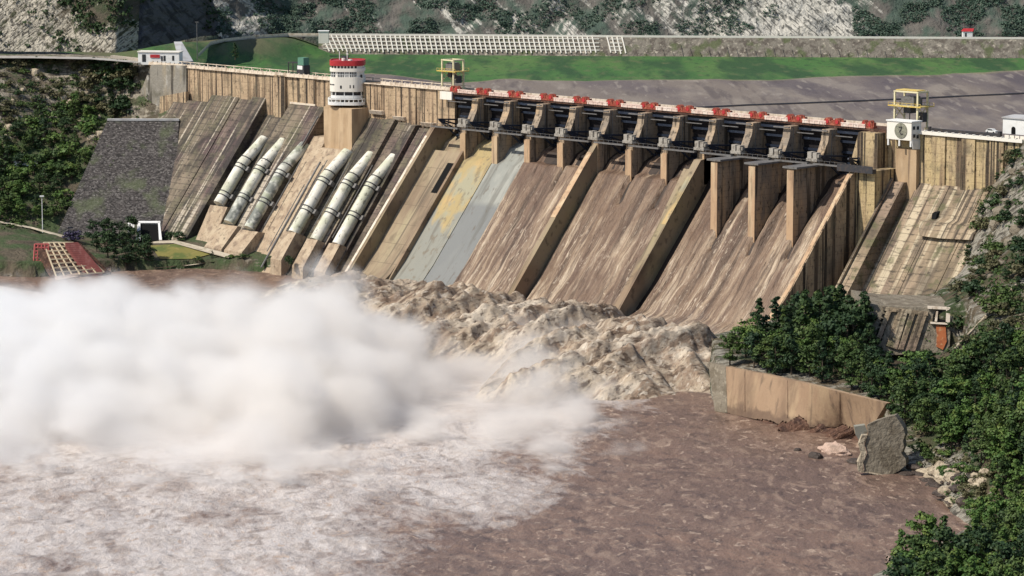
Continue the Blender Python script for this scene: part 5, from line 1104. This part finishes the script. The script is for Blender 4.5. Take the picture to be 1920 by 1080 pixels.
cover('scrub_cover', 'far_hillside', ((405, 960, -20, 66, 1.3), (960, 1460, -20, 68, .55), (1600, 1940, -20, 70, 1.0)), 2600, .48, 1.6, 'leaf_far', 3, 15)
cover('scrub_cover', 'cliff_left', ((110, 260, -10, 95, .6), (-10, 110, -10, 95, .06)), 420, .8, 2.2, 'leaf_dark', 4)
cover('scrub_cover', 'slate_cliff', ((380, 420, -10, 60, .5), (200, 290, -10, 40, .5)), 110, .8, 2.2, 'leaf_dark', 14)
cover('scrub_cover', 'left_bank_ground', ((-10, 280, 230, 430, 1.), (-10, 280, 113, 240, .35)), 800, .5, 1.6, 'leaf', 5)
cover('dry_scrub', 'left_bank_ground', ((-10, 230, 115, 300, 1.),), 520, .42, 1.2, 'leaf_dry', 6)
rk = random.Random(77)
for k in range(26):
    px, py = rk.uniform(5, 205), rk.uniform(125, 262); h = hit(px, py, LBG)
    if h is not None: s_ = rk.uniform(.9, 2.4); rock('slope_rock', h[0], (s_*1.3, s_, s_), M['pale_rock'], 'pale rock outcrop on the scrubby slope below the left road', 'rock', 'rock outcrops on the left slope', seed=k % 9)
for k in range(16):
    px, py = rk.uniform(1835, 1918), rk.uniform(300, 560); h = hit(px, py, RBG)
    if h is not None: s_ = rk.uniform(.9, 2.6); rock('slope_rock', h[0], (s_*1.3, s_, s_), M['slab'], 'grey rock outcrop on the steep slope right of the dam', 'rock', 'rock outcrops on the right abutment', seed=k % 9)
cover('scrub_cover', 'right_bank_ground', ((1600, 1930, 560, 960, .8), (1780, 1930, 290, 640, 1.0), (1650, 1930, 950, 1090, .4)), 620, .5, 1.6, 'leaf', 7)
cover('dry_scrub', 'right_bank_ground', ((1700, 1930, 520, 960, 1.),), 420, .45, 1.2, 'leaf_dry', 8)

# ------------------------------------------------------------------ spray cloud over the plunge pool
UA = [(-330, 36), (-262, 38), (-240, 35), (-205, 36), (-183, 37), (-160, 35), (-146, 35), (-136, 33), (-127, 42), (-114, 37), (-102, 28), (-89, 20), (-76, 13), (-60, 14), (-48, 18), (-40, 15), (-30, 8), (-18, 0)]
VF = [(-380, 0), (-362, .03), (-332, .15), (-302, .33), (-270, .62), (-230, .92), (-200, 1), (-165, 1), (-132, .9), (-106, .55), (-80, 0)]
m = bpy.data.materials.new('spray mist'); m.use_nodes = True; nt = m.node_tree; nt.nodes.remove(nt.nodes['Principled BSDF'])
def nd(t): return nt.nodes.new(t)
def mth(op, a_, b_=None, clamp=False):
    r = nd('ShaderNodeMath'); r.operation = op; r.use_clamp = clamp
    for k, q in ((0, a_), (1, b_)):
        if q is None: continue
        if isinstance(q, (int, float)): r.inputs[k].default_value = q
        else: nt.links.new(q, r.inputs[k])
    return r.outputs[0]
geo = nd('ShaderNodeNewGeometry'); pos = geo.outputs['Position']
def dotv(v):
    d = nd('ShaderNodeVectorMath'); d.operation = 'DOT_PRODUCT'; nt.links.new(pos, d.inputs[0]); d.inputs[1].default_value = tuple(map(float, v)); return d.outputs['Value']
def ramp(f, pts, scale):
    x0, x1 = pts[0][0], pts[-1][0]; mr = nd('ShaderNodeMapRange'); mr.inputs[1].default_value = x0; mr.inputs[2].default_value = x1; nt.links.new(f, mr.inputs[0])
    cr = nd('ShaderNodeFloatCurve'); nt.links.new(mr.outputs[0], cr.inputs['Value']); c = cr.mapping.curves[0]
    while len(c.points) > 2: c.points.remove(c.points[1])
    for k, (x, y) in enumerate(pts):
        X_, Y_ = (x-x0)/(x1-x0), y/scale
        if k == 0: c.points[0].location = (X_, Y_)
        elif k == len(pts)-1: c.points[-1].location = (X_, Y_)
        else: c.points.new(X_, Y_)
    for q in c.points: q.handle_type = 'VECTOR'
    cr.mapping.update(); return mth('MULTIPLY', cr.outputs[0], scale)
def nz(scale, detail, rough=.55):
    mp = nd('ShaderNodeMapping'); mp.inputs['Scale'].default_value = scale; nt.links.new(pos, mp.inputs[0]); t = nd('ShaderNodeTexNoise'); t.inputs['Scale'].default_value = 1; t.inputs['Detail'].default_value = detail; t.inputs['Roughness'].default_value = rough; nt.links.new(mp.outputs[0], t.inputs[0]); return t.outputs[0]
n1 = nz((.020, .020, .026), 3, .5); n2 = nz((.060, .060, .080), 5, .62)
wv_ = nd('ShaderNodeVectorMath'); wv_.operation = 'MULTIPLY_ADD'; nt.links.new(n2, wv_.inputs[0]); wv_.inputs[1].default_value = (16, 16, 16); nt.links.new(pos, wv_.inputs[2])
vr = nd('ShaderNodeTexVoronoi'); vr.feature = 'F1'; vr.inputs['Scale'].default_value = .052; nt.links.new(wv_.outputs[0], vr.inputs['Vector'])
puff = mth('SUBTRACT', .48, vr.outputs['Distance'])
uD, vD_, hD = dotv(RV), dotv(FH), mth('SUBTRACT', dotv(ZV), -75.5)
jit = mth('ADD', mth('MULTIPLY', mth('SUBTRACT', n2, .5), 22), mth('MULTIPLY', puff, 20))
A_ = ramp(mth('SUBTRACT', uD, jit), UA, 45.); F_ = ramp(mth('ADD', vD_, jit), VF, 1.)
top = mth('ADD', mth('MULTIPLY', A_, F_), mth('ADD', mth('ADD', mth('MULTIPLY', mth('SUBTRACT', n1, .5), 18), mth('MULTIPLY', puff, 17)), mth('MULTIPLY', mth('SUBTRACT', n2, .53), 22)))
den = mth('MULTIPLY', mth('DIVIDE', mth('SUBTRACT', top, hD), 11.), 1., True)
den = mth('MULTIPLY', mth('MULTIPLY', mth('POWER', den, 1.6), mth('MULTIPLY', mth('MULTIPLY', A_, F_), .14, True)), mth('ADD', .02, mth('MULTIPLY', n2, .19)))
VU = [(-100, 0), (-80, .6), (-50, 1), (10, .8), (40, 0)]; VV2 = [(-215, 0), (-180, .7), (-110, 1), (-60, .6), (-28, 0)]
veil = mth('MULTIPLY', ramp(uD, VU, 1.), ramp(vD_, VV2, 1.))
vh = mth('MULTIPLY', mth('DIVIDE', mth('SUBTRACT', mth('ADD', mth('MULTIPLY', puff, 16), mth('MULTIPLY', veil, 15)), hD), 9.), 1., True)
den = mth('ADD', den, mth('MULTIPLY', mth('MULTIPLY', vh, veil), .035))
mc = nd('ShaderNodeMix'); mc.data_type = 'RGBA'; mr_ = nd('ShaderNodeMapRange'); nt.links.new(uD, mr_.inputs[0]); mr_.inputs[1].default_value = -230; mr_.inputs[2].default_value = -70; nt.links.new(mr_.outputs[0], mc.inputs[0])
mc.inputs[6].default_value = (.964, .963, .962, 1); mc.inputs[7].default_value = (.955, .928, .895, 1)
pv = nd('ShaderNodeVolumePrincipled'); nt.links.new(mc.outputs[2], pv.inputs['Color']); nt.links.new(den, pv.inputs['Density']); nt.links.new(pv.outputs[0], nt.nodes['Material Output'].inputs['Volume'])
m.cycles.volume_step_rate = .36
ug = np.linspace(-325, 44, 72); vg = np.linspace(-378, -24, 62); U2, V2 = np.meshgrid(ug, vg)
fl = np.interp(V2, [q[0] for q in VF], [q[1] for q in VF]); hA = np.maximum.reduce([np.interp(U2+d_, [q[0] for q in UA], [q[1] for q in UA]) for d_ in (-9, 0, 9)])
zt_ = -75.5+np.maximum(hA*fl, 14*np.interp(U2, [-100, -80, 10, 42], [0, 1, 1, 0])*np.interp(V2, [-215, -180, -60, -28], [0, 1, 1, .3]))+10+4*fbm(np.stack([U2/16, V2/16, U2*0], -1), 3, 71); zt_[0] = zt_[-1] = -75; zt_[:, 0] = zt_[:, -1] = -75
Pt = U2[..., None]*RV+V2[..., None]*FH+zt_[..., None]*ZV; Pb = Pt.copy(); Pb[..., 2] = -75.6
b = MB(); b.grid(Pt); n0, m0_ = U2.shape; b.grid(Pb[:, ::-1]); N0 = n0*m0_
edge = [(0, j) for j in range(m0_)]+[(i, m0_-1) for i in range(1, n0)]+[(n0-1, j) for j in range(m0_-2, -1, -1)]+[(i, 0) for i in range(n0-2, 0, -1)]
for (i0, j0), (i1, j1) in zip(edge, edge[1:]+edge[:1]): b.f.append((i0*m0_+j0, N0+i0*m0_+(m0_-1-j0), N0+i1*m0_+(m0_-1-j1), i1*m0_+j1)); b.mi.append(0)
o = b.build('spray_mist', m); tag(o, kind='stuff')
